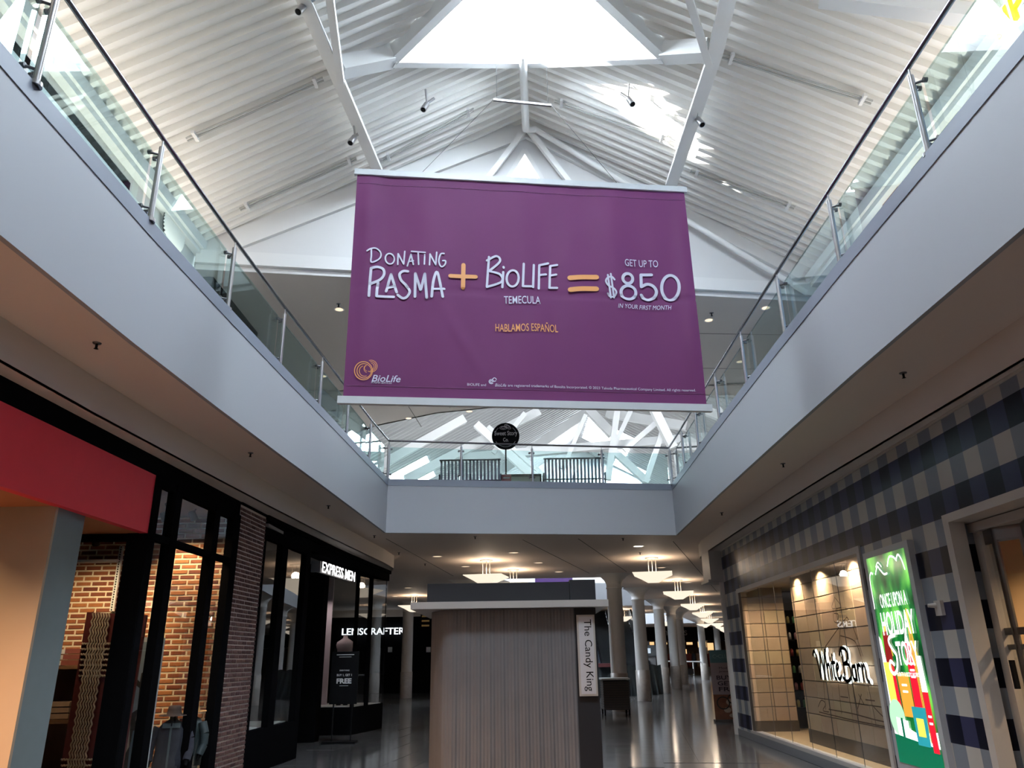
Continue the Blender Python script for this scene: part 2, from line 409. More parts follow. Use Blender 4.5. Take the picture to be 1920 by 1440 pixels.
# ledge and lip under the gable
lg = MB()
for z0, z1, pr in ((9.42, 9.72, 0.10), (9.3, 9.40, 0.02)):
    a = V((GA[0], GA[1], 0)); b = V((GB[0], GB[1], 0))
    lg.prism([(a.x+gn.x*pr, a.y+gn.y*pr), (b.x+gn.x*pr, b.y+gn.y*pr), (b.x, b.y), (a.x, a.y)], z0, z1)
struct('trim_14', lg, m_white)
# side walls and eave bands
ew = MB()
for X, s in ((-6.35, -1), (6.88, 1)):
    x1 = X+0.18*s
    ew.box(min(X, x1), max(X, x1), -12, 13.9 if s < 0 else 15.85, 9.62, 9.73)
    x2 = X-0.06*s
    ew.box(min(x2, x1), max(x2, x1), -12, 13.9 if s < 0 else 15.85, 9.73, 9.95)
struct('trim_15', ew, m_white)

# -- corrugated roof deck of the atrium, with diamond skylights over the ridge
DIAM = [(2.9, 1.55), (11.08, 1.55)]     # centre y, half length
def hole(y, side):
    for c, h in DIAM:
        if abs(y-c) < h: return 2.5*(1-abs(y-c)/h)+0.0
    return 0.0
P = 0.25; prof = [(0, 0), (0.09, 0), (0.11, 0.13), (0.23, 0.13)]
for side, nm in ((-1, 'ceiling_left_slope'), (1, 'ceiling_right_slope')):
    mb = MB(); ex = 6.85 if side < 0 else 7.05
    y = -12.0; pts = []
    while y < 16.4:
        for dy, dz in prof: pts.append((y+dy, dz))
        y += P
    for (y0, d0), (y1, d1) in zip(pts[:-1], pts[1:]):
        a0, a1 = hole(y0, side), hole(y1, side)
        def pt(xx, yy, dd): return (RIDGE_X+side*xx, yy, RIDGE_Z-SL*xx+dd)
        q = [pt(a0, y0, d0), pt(a1, y1, d1), pt(ex, y1, d1), pt(ex, y0, d0)]
        mb.quad(*(q if side < 0 else q[::-1]))
    o = struct(nm, mb, m_deck)
# -- enclosing walls and flat roofs (mostly out of sight; they keep the daylight where the skylights are)
en = MB()
en.box(-20.1, -20, -12, 24, 0, 10); en.box(20, 20.1, -12, 24, 0, 10); en.box(-20, 20, -12.1, -12, -0.1, 14.5)
en.box(-25.1, -25, 24, 96, 0, 10); en.box(52, 52.1, 24, 96, 0, 10); en.box(-25, 52, 96, 96.1, 0, 10)
en.box(-25, -20, 23.9, 24, 0, 10); en.box(20, 52, 23.9, 24, 0, 10)
struct('wall_outer', en, m_white)
fr = MB()
fr.box(-20, -6.4, -12, 24, 9.96, 10.0); fr.box(6.95, 20, -12, 24, 9.96, 10.0); fr.box(-6.4, 6.95, 16.4, 21.45, 10.2, 10.3)
fr.box(-25, -9, 24, 96, 9.96, 10.0); fr.box(17, 52, 24, 96, 9.96, 10.0); fr.box(-9, 17, 48.2, 55, 9.96, 10.0); fr.box(-9, 6, 55, 71, 9.96, 10.0); fr.box(13, 17, 55, 71, 9.96, 10.0); fr.box(6, 13, 55, 61, 9.96, 10); fr.box(6, 13, 65, 71, 9.96, 10); fr.box(-9, 17, 71, 96, 9.96, 10.0)
fr.box(-9, 17, 21.4, 21.5, 9.3, 15.5); fr.box(-9, 17, 21.4, 22.9, 15.4, 15.5); fr.box(-9.1, -9, 22.8, 48.2, 5.6, 10); fr.box(17, 17.1, 22.8, 48.2, 5.6, 10); fr.box(-25, 52, 96, 96.1, 0, 10)
struct('roof_flat', fr, m_white)
# ---------------------------------------------------------------- upper shop fronts either side of the atrium
m_upgrey = mat('upper_wall_grey', (0.52, 0.51, 0.50), 0.6)
m_blue = mat('pale_blue_wall', (0.22, 0.38, 0.58), 0.5, noise=0.03)
m_warm = mat('warm_ceiling', (0.62, 0.55, 0.46), 0.7)
m_lamp = mat('lamp_face', (1, 0.93, 0.8), 0.5, emis=9.0, emcol=(1, 0.90, 0.74))
m_lampdim = mat('dim_lamp_face', (1, 0.82, 0.62), 0.5, emis=1.3, emcol=(1, 0.72, 0.48))
wl = MB(); UL = [(-6.5, -12), (-6.5, 13.9), (-6.35, 18.0), (-6.6, 24), (-7.4, 27.8)]
for A, B in zip(UL[1:-1], UL[2:]): wl.wallseg(A, B, 5.58, 9.3, 0.1, 1)
wl.box(-6.62, -6.5, -12, 13.9, 9.45, 9.9)
struct('wall_left', wl, m_upgrey)
uf = thing('upper_shopfront', 'dark framed upper shop window along the left gallery under the round vent', 'shopfront', (-6.5, 8, 5.6))
f = MB()
for y in [-10, -7, -4, -1, 2, 5, 8, 11.0]: f.box(-6.62, -6.5, y, y+0.14, 5.6, 9.34)
f.box(-6.62, -6.48, -12, 11.1, 9.28, 9.46); f.box(-6.62, -6.5, -12, 11.1, 5.6, 5.8)
f.obj('frame', m_black, uf)
g = MB(); g.quad((-6.55, -12, 5.8), (-6.55, 11.1, 5.8), (-6.55, 11.1, 9.3), (-6.55, -12, 9.3)); g.obj('pane', m_glass, uf)
g = MB(); g.box(-11, -6.62, -12, 13.8, 9.31, 9.35); g.obj('inner_ceiling', m_warm, uf)
g = MB(); g.box(-11.1, -11, -12, 13.8, 5.6, 9.33); g.obj('inner_wall', m_warm, uf)
wp = MB(); wp.box(-6.62, -6.5, 11.1, 13.9, 5.58, 9.45); struct('wall_left_pier', wp, m_upgrey)
# lamps in that shop
lampthing = None
def recessed(c, r, lm, label, cat='downlight', group=None, name='downlight', up=0.0):
    t = thing(name, label, cat, c, group)
    c = V(c); m1 = MB(); m1.lathe([(r*0.82, -0.004), (r, -0.012), (r*1.1, 0.0)], c, 18); m1.obj('trim_ring', m_white, t)
    m2 = MB(); m2.quad(*[c+V((r*0.82*math.cos(-i*math.pi/8), r*0.82*math.sin(-i*math.pi/8), -0.003)) for i in range(16)]); m2.obj('lamp', lm, t)
    return t
for i, (px, py) in enumerate([(14, 88), (122, 210), (183, 281), (220, 321)]):
    p = atz(px, py, 9.30); p.x = min(p.x, -6.68)
    recessed((p.x, p.y, 9.305), 0.085, m_lamp, ['round shop lamp seen through the gallery glass at the upper left corner', 'round shop lamp behind the gallery glass, second from the upper left corner', 'round shop lamp behind the gallery glass, third from the upper left corner', 'round shop lamp behind the gallery glass nearest the round vent'][i], group='lamps in the upper left shop')
for i, (px, py) in enumerate([(447, 563), (458, 577), (487, 608), (506, 633)]):
    p = onpl(px, py, (-6.1, 14), (-6.0, 18))
    t = thing('spotlight', 'small track spotlight glowing beyond the left gallery railing, ' + ['highest', 'second highest', 'third highest', 'lowest'][i] + ' of four', 'spotlight', p, 'track lights in the far upper left shop')
    m1 = MB(); m1.tube(p+V((0, 0, 0.02)), p+V((0, 0, 0.16)), 0.05, 10, 0.035); m1.tube(p+V((0, 0, 0.16)), p+V((0, 0, 9.3-p.z)), 0.012, 6); m1.obj('housing', m_white, t)
    m2 = MB(); m2.lathe([(0.0, 0.0), (0.05, 0.02)], p, 12); m2.obj('lens', m_lamp, t)
dk = thing('dark_shopfront', 'dark framed shop window beyond the left gallery railing, under small spotlights', 'shopfront', (-6.3, 15, 5.6))
f = MB()
for y in (14.2, 15.6, 17.0): f.box(-6.42, -6.22, y, y+0.1, 5.6, 8.6)
f.box(-6.42, -6.2, 14.2, 17.1, 8.4, 9.3); f.obj('frame', m_black, dk)
g = MB(); g.quad((-6.3, 14.2, 5.6), (-6.3, 17.1, 5.6), (-6.3, 17.1, 8.4), (-6.3, 14.2, 8.4)); g.obj('pane', m_dglass, dk)
# round vent
vc = onpl(325, 430, (-6.42, 6), (-6.42, 16))
vt = thing('round_vent', 'large round louvred vent on the upper left wall behind the gallery glass', 'vent', vc)
g = MB(); n = 24; R = 0.45
ringv = [vc+V((0, math.cos(t)*R, math.sin(t)*R)) for t in [2*math.pi*i/n for i in range(n)]]
g.add(ringv, [tuple(range(n))]); g.obj('back_plate', m_black, vt)
for i in range(-6, 7):
    zz = i*0.065; hw = math.sqrt(max(R*R-zz*zz, 0.01))
    s = MB(); s.obox(vc+V((0.03, 0, zz)), (0, 1, 0), (0.5, 0, 0.86), (0.86, 0, -0.5), hw, 0.022, 0.006); s.obj('louvre', m_white, vt)
# store name panel at the far left upper wall
sp = thing('shop_sign', 'pale sign panel with red and dark lettering beyond the left gallery railing', 'sign', (-6.2, 20, 6.4))
A, B = (-6.0, 18.5), (-5.6, 21.5)
a = onpl(600, 705, A, B); b = onpl(640, 790, A, B)
g = MB(); u = V((B[0]-A[0], B[1]-A[1], 0)).normalized()
g.obox((a+b)/2, u, (0, 0, 1), u.cross(V((0, 0, 1))), abs((b-a).dot(u))/2, abs(b.z-a.z)/2, 0.03); g.obj('panel', mat('sign_grey', (0.6, 0.6, 0.62), 0.5), sp)
nn = u.cross(V((0, 0, 1)))
o_ = V((a.x, a.y, b.z))+nn*0.04
g = MB(); text_on(g, 'CK CO', o_+u*0.2+V((0, 0, 0.45)), u, (0, 0, 1), abs((b-a).dot(u))-0.4, 0.42, nn, offset=0.04); g.obj('lettering', m_black, sp)
g = MB(); g.obox(o_+u*1.0+V((0, 0, 1.15)), (u+V((0, 0, 0.2))).normalized(), (0, 0, 1), nn, 0.5, 0.05, 0.01); g.obj('red_flourish', mat('sign_red', (0.6, 0.05, 0.04), 0.5), sp)

# right upper wall
UR = [(7.15, -12), (7.1, 15.9), (7.3, 18.0), (9.5, 24)]
wr = MB()
for A, B in zip(UR[:-1], UR[1:]): wr.wallseg(A, B, 5.58, 9.9 if A[1] < 15 else 9.3, 0.1, -1)
struct('wall_right', wr, m_blue)
def WR(px, py): return onpl(px, py, (7.02, -12), (7.0, 15.8))
def quadthing(name, label, cat, pxs, m, t=0.03):
    ps = [WR(*p) for p in pxs]; r = thing(name, label, cat, sum(ps, V())/len(ps))
    g = MB(); n = len(ps); vs = ps+[p+V((t, 0, 0)) for p in ps]
    g.add(vs, [tuple(range(n)), tuple(range(n, 2*n))[::-1]]+[(i, n+i, n+(i+1) % n, (i+1) % n) for i in range(n)]); g.obj('panel', m, r)
    return r
quadthing('wall_window', 'dark window opening in the pale blue upper wall on the right', 'window', [(1794, 200), (1802, 230), (1712, 335), (1706, 312)], mat('dark_window', (0.05, 0.07, 0.08), 0.15))
quadthing('wood_panel', 'reddish wood panel on the upper right wall behind the gallery glass', 'panel', [(1655, 352), (1700, 348), (1662, 395), (1650, 380)], mat('red_wood', (0.30, 0.14, 0.10), 0.5, noise=0.2))
# yellow sign upper right
ys = thing('yellow_sign', 'glowing yellow and white shop sign at the upper right corner above the gallery', 'sign', WR(1900, 70))
m_yel = mat('yellow_glow', (1, 0.9, 0.0), 0.5, emis=1.1, emcol=(1.0, 0.88, 0.0)); m_wgl = mat('white_glow', (1, 1, 1), 0.5, emis=1.6, emcol=(1, 1, 1))
p0 = WR(1891, 96)+V((-0.2, 0, 0)); p1 = WR(1919, 40)
u = V((0, -1, 0)); 
g = MB(); vs, fs, (x0, x1, y0, y1) = textmesh('TIP', offset=0.10, extrude=0.08)
k = 0.5
g.add([p0+V((0.03-p.z*k, -(p.x-x0)*k, (p.y-y0)*k)) for p in vs], fs); g.obj('halo', m_wgl, ys)
g = MB(); vs, fs, b_ = textmesh('TIP', offset=0.01, extrude=0.10)
g.add([p0+V((0.02-p.z*k*1.0, -(p.x-x0)*k, (p.y-y0)*k)) for p in vs], fs); g.obj('lettering', m_yel, ys)

portal((9.5, 63, 9.98), 7, 4, (0, 0, 0))
# ---------------------------------------------------------------- roof steelwork
def steel(name, label, members, cat='roof beam', m=m_beam, group=None):
    a = V(members[0][1][0])
    t = thing(name, label, cat, a, group)
    for nm, pts, w_, h_ in members:
        mb = MB()
        if h_ is None: mb.path([V(p) for p in pts], w_, 10)
        else:
            for p, q in zip(pts[:-1], pts[1:]): mb.beam(p, q, w_, h_)
        mb.obj(nm, m, t)
    return t
RP = lambda px, py, s, dz: onroof(px, py, s, dz)
# longitudinal chords
l0, l1, l2 = RP(716, 335, -1, .42), RP(637, 150, -1, .42), RP(572, 0, -1, .42)
ll = l2+(l2-l1)*4.0
steel('roof_truss', 'white steel roof beam running down the left roof slope to the banner corner', [('flange', [l0+(l0-l1)*0.2, l1, l2, ll], 0.16, 0.05), ('web', [l0+(l0-l1)*0.2+V((0, 0, .11)), l1+V((0, 0, .11)), l2+V((0, 0, .11)), ll+V((0, 0, .11))], 0.04, 0.2),
      ('upper_flange', [l0+(l0-l1)*0.2+V((-.12, 0, .22)), l1+V((-.12, 0, .22)), ll+V((-.12, 0, .22))], 0.22, 0.04), ('strut', [l1+V((0.02, 0, -.02)), RP(619, 0, -1, .5), RP(619, 0, -1, .5)+(RP(619, 0, -1, .5)-l1)*0.7], 0.12, 0.14)])
r0, r1, r2 = RP(1252, 355, 1, .42), RP(1331, 118, 1, .42), RP(1358, 0, 1, .42)
rr = r2+(r2-r1)*5.0
steel('roof_truss', 'white steel roof beam running down the right roof slope past the sunlit deck', [('flange', [r0+(r0-r1)*0.2, r1, r2, rr], 0.16, 0.05), ('web', [r0+(r0-r1)*0.2+V((0, 0, .11)), r1+V((0, 0, .11)), r2+V((0, 0, .11)), rr+V((0, 0, .11))], 0.04, 0.2),
      ('upper_flange', [r0+(r0-r1)*0.2+V((.14, 0, .2)), r1+V((.14, 0, .2)), rr+V((.14, 0, .2))], 0.22, 0.04), ('strut', [r1+V((-.02, 0, -.02)), RP(1293, 0, 1, .5), RP(1293, 0, 1, .5)+(RP(1293, 0, 1, .5)-r1)*0.7], 0.12, 0.14)])
# ridge pipe and elbow down the right rafter
rp = [atz(980, 104, 13.15), atz(986, 243, 13.15)]
e1 = onpl(1000, 258, GA, GB)+gn*0.30; e2 = onpl(1500, 560, GA, GB)+gn*0.30
steel('ridge_pipe', 'thick white pipe along the roof ridge bending down the right gable rafter', [('pipe', rp, 0.085, None), ('elbow', [rp[-1], e1], 0.075, None), ('downpipe', [e1, e2], 0.065, None)], 'pipe')
# gable rafters
def gr_(p, q, w_, h_, off): return [onpl(*p, GA, GB)+gn*off, onpl(*q, GA, GB)+gn*off]
for p, q, lab in (((985, 244), (442, 452), 'broad white rafter along the left slope of the far gable'), ((985, 244), (1503, 513), 'broad white rafter along the right slope of the far gable')):
    a, b = gr_(p, q, 0, 0, 0.05); t = thing('gable_rafter', lab, 'rafter', a)
    mb = MB(); mb.beam(a, b, 0.09, 0.46); mb.obj('beam', m_beam, t)
for q, lab in (((912, 345), 'slim diagonal brace left of the triangular gable window'), ((1062, 348), 'slim diagonal brace right of the triangular gable window')):
    a = onpl(985, 248, GA, GB)+gn*0.18; b = onpl(*q, GA, GB)+gn*0.18; b = a+(b-a)*1.6
    t = thing('gable_brace', lab, 'brace', a); mb = MB(); mb.beam(a, b, 0.10, 0.12); mb.obj('beam', m_beam, t)
# skylight frame
for c, h in DIAM:
    near = c > 5
    def corner(s, yy): return V((RIDGE_X+s*2.5, yy, RIDGE_Z-SL*2.5))
    N, S_ = V((RIDGE_X, c+h, RIDGE_Z)), V((RIDGE_X, c-h, RIDGE_Z)); Wc, Ec = corner(-1, c), corner(1, c)
    t = thing('skylight', 'large diamond skylight with white edge beams over the roof ridge' if near else 'second diamond skylight over the ridge above the viewer', 'skylight', (RIDGE_X, c, RIDGE_Z))
    dn = V((0, 0, -0.12))
    for a, b in ((N, Wc), (N, Ec), (S_, Wc), (S_, Ec)):
        mb = MB(); mb.beam(a+dn, b+dn, 0.16, 0.34); mb.obj('edge_beam', m_beam, t)
    for cc, tgt in ((Wc, l1 if near else None), (Ec, r1 if near else None)):
        q = tgt+V((0, 0, 0.28)) if tgt is not None else cc+V((-0.9 if cc.x < 0 else 0.9, 0, -0.48))
        mb = MB(); mb.beam(cc+dn, q, 0.30, 0.30); mb.obj('corner_beam', m_beam, t)
    ap_ = V((RIDGE_X, c, RIDGE_Z+0.9))
    for a, b in ((N, Wc), (Wc, S_), (S_, Ec), (Ec, N)):
        mb = MB(); mb.quad(a+V((0, 0, .12)), b+V((0, 0, .12)), ap_); mb.obj('pane', glass('skylight_glass', (0.97, 0.99, 1.0)), t)
    portal((RIDGE_X, c, RIDGE_Z+0.02), 5.0, 3.1, (0, 0, 0))
# thin heating pipes (twin tubes) under the deck
for i, (p, q, s, lab) in enumerate([((350, 262), (606, 148), -1, 'thin twin pipe fixed under the left deck, upper of two'), ((450, 393), (668, 297), -1, 'thin twin pipe fixed under the left deck, just left of the banner'),
        ((718, 300), (888, 205), -1, 'thin twin pipe above the banner left of the ridge'), ((1355, 105), (1635, 192), 1, 'thin twin pipe fixed under the right deck, upper of two'),
        ((1295, 320), (1490, 390), 1, 'thin twin pipe fixed under the right deck, just right of the banner'), ((1040, 190), (1255, 262), 1, 'thin twin pipe above the banner right of the ridge')]):
    a = RP(*p, s, .07); b = RP(*q, s, .07); d = (b-a).normalized(); sd = V((0, 0.07, 0))
    t = thing('twin_pipe', lab, 'pipe', a, 'twin pipes under the roof deck')
    for k in (-1, 1): mb = MB(); mb.tube(a+sd*k*0.5, b+sd*k*0.5, 0.018, 8); mb.obj('pipe', mat('pipe_grey', (0.50, 0.50, 0.48), 0.5), t)
    for f_ in (0.06, 0.94):
        mb = MB(); c = a+(b-a)*f_; mb.obox(c, (0, 1, 0), d, (0, 1, 0), 0.11, 0.03, 0.11) if False else mb.box(c.x-0.03, c.x+0.03, c.y-0.12, c.y+0.12, c.z-0.03, c.z+0.03); mb.obj('clamp', m_white, t)
# can spotlights
for (px, py), s, lab in [((565, 16), -1, 'silver can spotlight hanging from the left roof beam at the top edge'), ((661, 262), -1, 'silver can spotlight beside the left end of the roof beam above the banner'), ((797, 200), -1, 'silver can spotlight hanging under the deck left of the ridge'), ((1312, 228), 1, 'silver can spotlight hanging beside the right roof beam'), ((1182, 190), 1, 'silver can spotlight lost in glare right of the ridge')]:
    c = RP(px, py, s, .45); t = thing('can_spotlight', lab, 'spotlight', c, 'can spotlights under the roof')
    d = V((-0.25*s*-1, -0.35, -0.9)).normalized()
    mb = MB(); mb.tube(c-d*0.10, c+d*0.12, 0.055, 14, 0.062); mb.tube(c-d*0.10, c-d*0.17, 0.052, 14, 0.03); mb.obj('can', m_steel, t)
    mb = MB(); mb.tube(c+d*0.118, c+d*0.124, 0.05, 14); mb.obj('lens', m_blackm, t)
    mb = MB(); mb.tube(c-d*0.13, c-d*0.13+V((-0.14*s*-1*-1, 0, 0.12)), 0.03, 8); mb.tube(c-d*0.13+V((0.14*s, 0, 0.12)) if False else c-d*0.13, c+V((0, 0, 0.42)), 0.02, 8); mb.obj('bracket', m_steel, t)
# big cross beam at the top right
a = RP(1540, -6, 1, .28); b = RP(1848, 32, 1, .28)
t = thing('cross_beam', 'wide white beam crossing the deck at the top right corner', 'roof beam', a); mb = MB(); mb.beam(a, b, 0.24, 0.22); mb.obj('beam', m_beam, t)

# ---------------------------------------------------------------- second atrium beyond
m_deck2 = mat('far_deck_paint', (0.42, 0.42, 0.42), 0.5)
X2, Z2 = 4.0, 14.6
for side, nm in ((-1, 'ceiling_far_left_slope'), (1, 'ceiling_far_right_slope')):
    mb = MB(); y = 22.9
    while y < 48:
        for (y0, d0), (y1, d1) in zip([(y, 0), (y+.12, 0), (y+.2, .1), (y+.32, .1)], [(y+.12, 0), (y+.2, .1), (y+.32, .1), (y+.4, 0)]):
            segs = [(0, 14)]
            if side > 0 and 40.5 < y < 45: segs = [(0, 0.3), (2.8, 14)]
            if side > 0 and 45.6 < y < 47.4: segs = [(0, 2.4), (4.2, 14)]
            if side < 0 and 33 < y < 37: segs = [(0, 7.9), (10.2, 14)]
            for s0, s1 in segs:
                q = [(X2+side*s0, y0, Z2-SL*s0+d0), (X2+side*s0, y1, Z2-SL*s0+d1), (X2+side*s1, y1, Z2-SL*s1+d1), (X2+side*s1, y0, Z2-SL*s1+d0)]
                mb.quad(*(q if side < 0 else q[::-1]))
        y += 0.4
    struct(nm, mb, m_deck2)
portal((X2+1.15, 43.2, Z2-0.6), 2, 3.6, (0, 0.5, 0)); portal((X2-9.05, 35, Z2-4.8), 2.8, 4.2, (0, -0.5, 0))
mb = MB(); mb.quad((-9, 48, 5.6), (17, 48, 5.6), (17, 48, 10.0), (X2, 48, Z2), (-9, 48, 10.0)); struct('wall_far_atrium', mb, m_gable)
def beam2(px, Y, w_, lab, cat='roof beam', name='far_beam', grp='steelwork of the far atrium'):
    a = aty(*px[0], Y[0]); b = aty(*px[1], Y[1]); t = thing(name, lab, cat, a, grp); mb = MB(); mb.beam(a, b, w_, w_); mb.obj('beam', m_beam, t)
beam2([(1100, 772), (905, 905)], (35, 33), .42, 'broad white rafter of the far atrium descending left from its ridge')
beam2([(1010, 772), (760, 900)], (31, 30), .36, 'white rafter of the far atrium, first left of the round sign')
beam2([(870, 786), (700, 880)], (29, 28), .34, 'white rafter of the far atrium above the left end of the far railing')
beam2([(1103, 768), (1148, 815)], (33, 33), .38, 'short thick ridge strut of the far atrium under the banner edge')
beam2([(830, 862), (1345, 818)], (31, 31), .34, 'long white tie beam crossing the far atrium behind the railing')
beam2([(893, 796), (1012, 905)], (29, 29), .30, 'diagonal white strut passing behind the round black sign')
beam2([(915, 800), (1035, 905)], (29.6, 29.6), .16, 'thin diagonal strut beside the round black sign')
beam2([(985, 775), (925, 850)], (30, 30), .20, 'short inclined strut right of the round black sign')
beam2([(1098, 778), (1055, 880)], (30, 30), .16, 'slim strut dropping left from the far ridge')
beam2([(1158, 762), (1140, 900)], (30, 30), .24, 'upright white strut right of the far ridge')
beam2([(1185, 765), (1150, 840)], (30, 30), .18, 'inclined strut right of the far ridge')
beam2([(1225, 765), (1262, 840)], (28, 28), .32, 'white hip beam of the far atrium at the right')
beam2([(1228, 795), (1170, 845)], (29, 29), .20, 'short brace meeting the far hip beam')
beam2([(1150, 845), (1215, 905)], (30, 30), .28, 'lower diagonal strut of the far atrium behind the right bench')
beam2([(1245, 800), (1210, 905)], (28.4, 28.4), .20, 'upright strut near the right end of the far railing')
beam2([(1140, 775), (1290, 800)], (34, 32), .40, 'broad white rafter of the far atrium descending right from its ridge')

# warm uplight troughs fixed along both upper walls
for X, s, lab in ((-6.2, -1, 'linear uplight trough along the left upper wall'), (6.8, 1, 'linear uplight trough along the right upper wall')):
    t = thing('uplight_trough', lab, 'light fitting', (X, 5, 8.85))
    mb = MB()
    mb.box(X-0.07, X+0.07, -6, 13.4, 8.82, 8.85); mb.box(X-0.07, X-0.06, -6, 13.4, 8.85, 8.90); mb.box(X+0.06, X+0.07, -6, 13.4, 8.85, 8.90); mb.obj('housing', m_white, t)
    for y in (-5, -1, 3, 7, 11, 13):
        k = MB(); k.box(min(X, X+0.33*s), max(X, X+0.33*s), y-0.02, y+0.02, 8.78, 8.82); k.obj('bracket', m_white, t)
    l = bpy.data.lights.new('lamp_light', 'AREA'); l.shape = 'RECTANGLE'; l.size = 0.08; l.size_y = 19.0; l.energy = 165; l.color = (1, 0.88, 0.74)
    o = bpy.data.objects.new('lamp_light', l); C.objects.link(o); o.location = (X, 3.7, 8.88); o.rotation_euler = (math.pi, -0.35*s, 0)

# unseen floodlights added above the upper ceiling edge to brighten the far roof
for x, y in ((-2.0, 23.2), (1.5, 22.5), (5.0, 22.2)):
    t = thing('added_flood', 'added unseen floodlight above the upper ceiling edge brightening the far roof, ' + {-2.0: 'left', 1.5: 'middle', 5.0: 'right'}[x] + ' of three', 'light fitting', (x, y, 9.32), 'added roof floodlights')
    mb = MB(); mb.box(x-.15, x+.15, y-.02, y+.12, 9.80, 10.0); mb.obj('housing', m_darksteel, t)
    mb = MB(); mb.box(x-.02, x+.02, y, y+.06, 9.30, 9.80); mb.obj('bracket', m_darksteel, t)
    spot((x, y+.16, 9.95), 420, (0.95, 0.98, 1.0), 2.4, 0.8, (x+1, y+9, 13.0), 0.1)
# ---------------------------------------------------------------- glass railings
RZ = 6.70
def railing(label, pl, posts, inward):
    # pl: plan polyline of the rail, posts: list of (x,y), inward: unit plan vector pointing to the well, per post computed
    t = thing('glass_railing', label, 'railing', (pl[0][0], pl[0][1], HC))
    mb = MB(); mb.path([V((x, y, RZ)) for x, y in pl], 0.024, 12); mb.obj('handrail', m_rail, t)
    for i, (x, y) in enumerate(posts):
        j = min(i, len(posts)-2); d = V((posts[j+1][0]-posts[j][0], posts[j+1][1]-posts[j][1], 0)).normalized()
        n = V((d.y, -d.x, 0))*inward
        b = V((x, y, HC-0.02))
        mb = MB(); mb.tube(b, V((x, y, RZ-0.10)), 0.027, 14); mb.tube(V((x, y, RZ-0.10)), V((x, y, RZ-0.02)), 0.009, 8); mb.tube(b, b+V((0, 0, 0.035)), 0.05, 14)
        po = mb.obj('post', m_steel, t)
        for zc in (HC+0.13, RZ-0.19):
            cm = MB(); c = V((x, y, zc)); g = c-n*0.09
            for s in (-1, 1):
                if (i == 0 and s < 0) or (i == len(posts)-1 and s > 0): continue
                k = g+d*s*0.055
                cm.tube(c, k, 0.012, 8); cm.tube(k-n*0.0-n*0.012, k+n*0.022, 0.024, 10)
            if cm.v: cm.obj('clamp', m_darksteel, po)
        if i < len(posts)-1:
            q = V((posts[i+1][0], posts[i+1][1], 0)); p = V((x, y, 0))
            a = p-n*0.095+d*0.03; e = q-n*0.095-d*0.03
            gm_ = MB(); tn = n*0.006
            vs = [V((v_.x, v_.y, z)) for z in (HC+0.03, RZ-0.13) for v_ in (a-tn, e-tn, e+tn, a+tn)]
            gm_.add(vs, [(0, 3, 2, 1), (4, 5, 6, 7), (0, 1, 5, 4), (1, 2, 6, 5), (2, 3, 7, 6), (3, 0, 4, 7)])
            # orient outward faces
            gm_.obj('glass_panel', m_rglass, t)
    return t
LP = [(-3.50, -2.5), (-3.50, -0.5), (-3.50, 1.5), (-3.50, 2.9), (-3.50, 4.55), (-3.49, 6.41), (-3.45, 8.41), (-3.38, 10.36), (-3.28, 12.3), (-3.20, 14.13), (-3.11, 16.05), (-2.99, 17.77)]
RPt = [(3.60, -2.5), (3.60, -0.4), (3.61, 1.6), (3.62, 3.6), (3.64, 5.56), (3.67, 7.55), (3.70, 9.49), (3.74, 11.46), (3.79, 13.39), (3.86, 15.4), (3.92, 17.1), (3.96, 18.75)]
railing('glass balustrade with steel posts and dark handrail along the left gallery edge', LP, LP, 1)
railing('glass balustrade with steel posts and dark handrail along the right gallery edge', RPt, RPt, -1)
FP = [(-2.97, 17.77), (-1.26, 18.06), (0.47, 18.34), (2.22, 18.60), (3.96, 18.84)]
railing('glass balustrade with four bays across the far end of the well', FP, FP, 1)

# ---------------------------------------------------------------- the banner
BA, BB = V((-2.13, 9.0, 0)), V((2.575, 9.56, 0))
bu = (BB-BA).normalized(); bn = V((bu.y, -bu.x, 0)); BW = (BB-BA).length
def wave(u, z):
    t = (z-4.75)/3.4; e = min(1, 0.15+3*t)*min(1, 0.1+4*(1-t))
    w_ = 0.007*math.sin(u*5.3+1.2+0.3*t)*(0.5+0.5*t)+0.006*math.sin(u*9.7+z*0.6)+0.007*math.sin(u*3.1-z*1.3)+(0.024*math.exp(-((u-0.22)/0.13)**2) - 0.020*math.exp(-((u-0.42)/0.15)**2))*(0.3+0.7*t)\
        + 0.022*math.exp(-((BW-0.12-u)/0.12)**2)+0.010*math.exp(-((u+0.55*z-4.6)/0.10)**2)*(1-t)+0.008*math.exp(-((u-0.45*z+0.2)/0.12)**2)*(1-t)
    return w_*e*1.6-0.016*math.exp(-((z-BFOLD(u))/0.022)**2)
def BFOLD(u): return 6.36-0.0045*u
def BP(u, z, off=0.0):
    return BA+bu*u+V((0, 0, z))+bn*(wave(u, z)+off)
def bpx(px, py):
    p = onpl(px, py, (BA.x, BA.y), (BB.x, BB.y)); return ((p-BA).dot(bu), p.z)
ban = thing('hanging_banner', 'huge purple vinyl advertising banner hanging in the middle of the atrium', 'banner', (0.2, 9.3, 8.1))
zt = 8.08; zb = 4.80
mb = MB(); NU, NZ = 150, 64
vs = []
for j in range(NZ+1):
    z = zb+(zt-zb)*j/NZ
    for i in range(NU+1): vs.append(BP(0.02+(BW-0.04)*i/NU, z))
mb.add(vs, [(j*(NU+1)+i, j*(NU+1)+i+1, (j+1)*(NU+1)+i+1, (j+1)*(NU+1)+i) for j in range(NZ) for i in range(NU)], True)
m_purple = mat('purple_vinyl', (0.185, 0.046, 0.155), 0.6, noise=0.05, nscale=1.5, spec=0.22)
mb.obj('fabric', m_purple, ban)
mb = MB(); c = BA+bu*BW/2
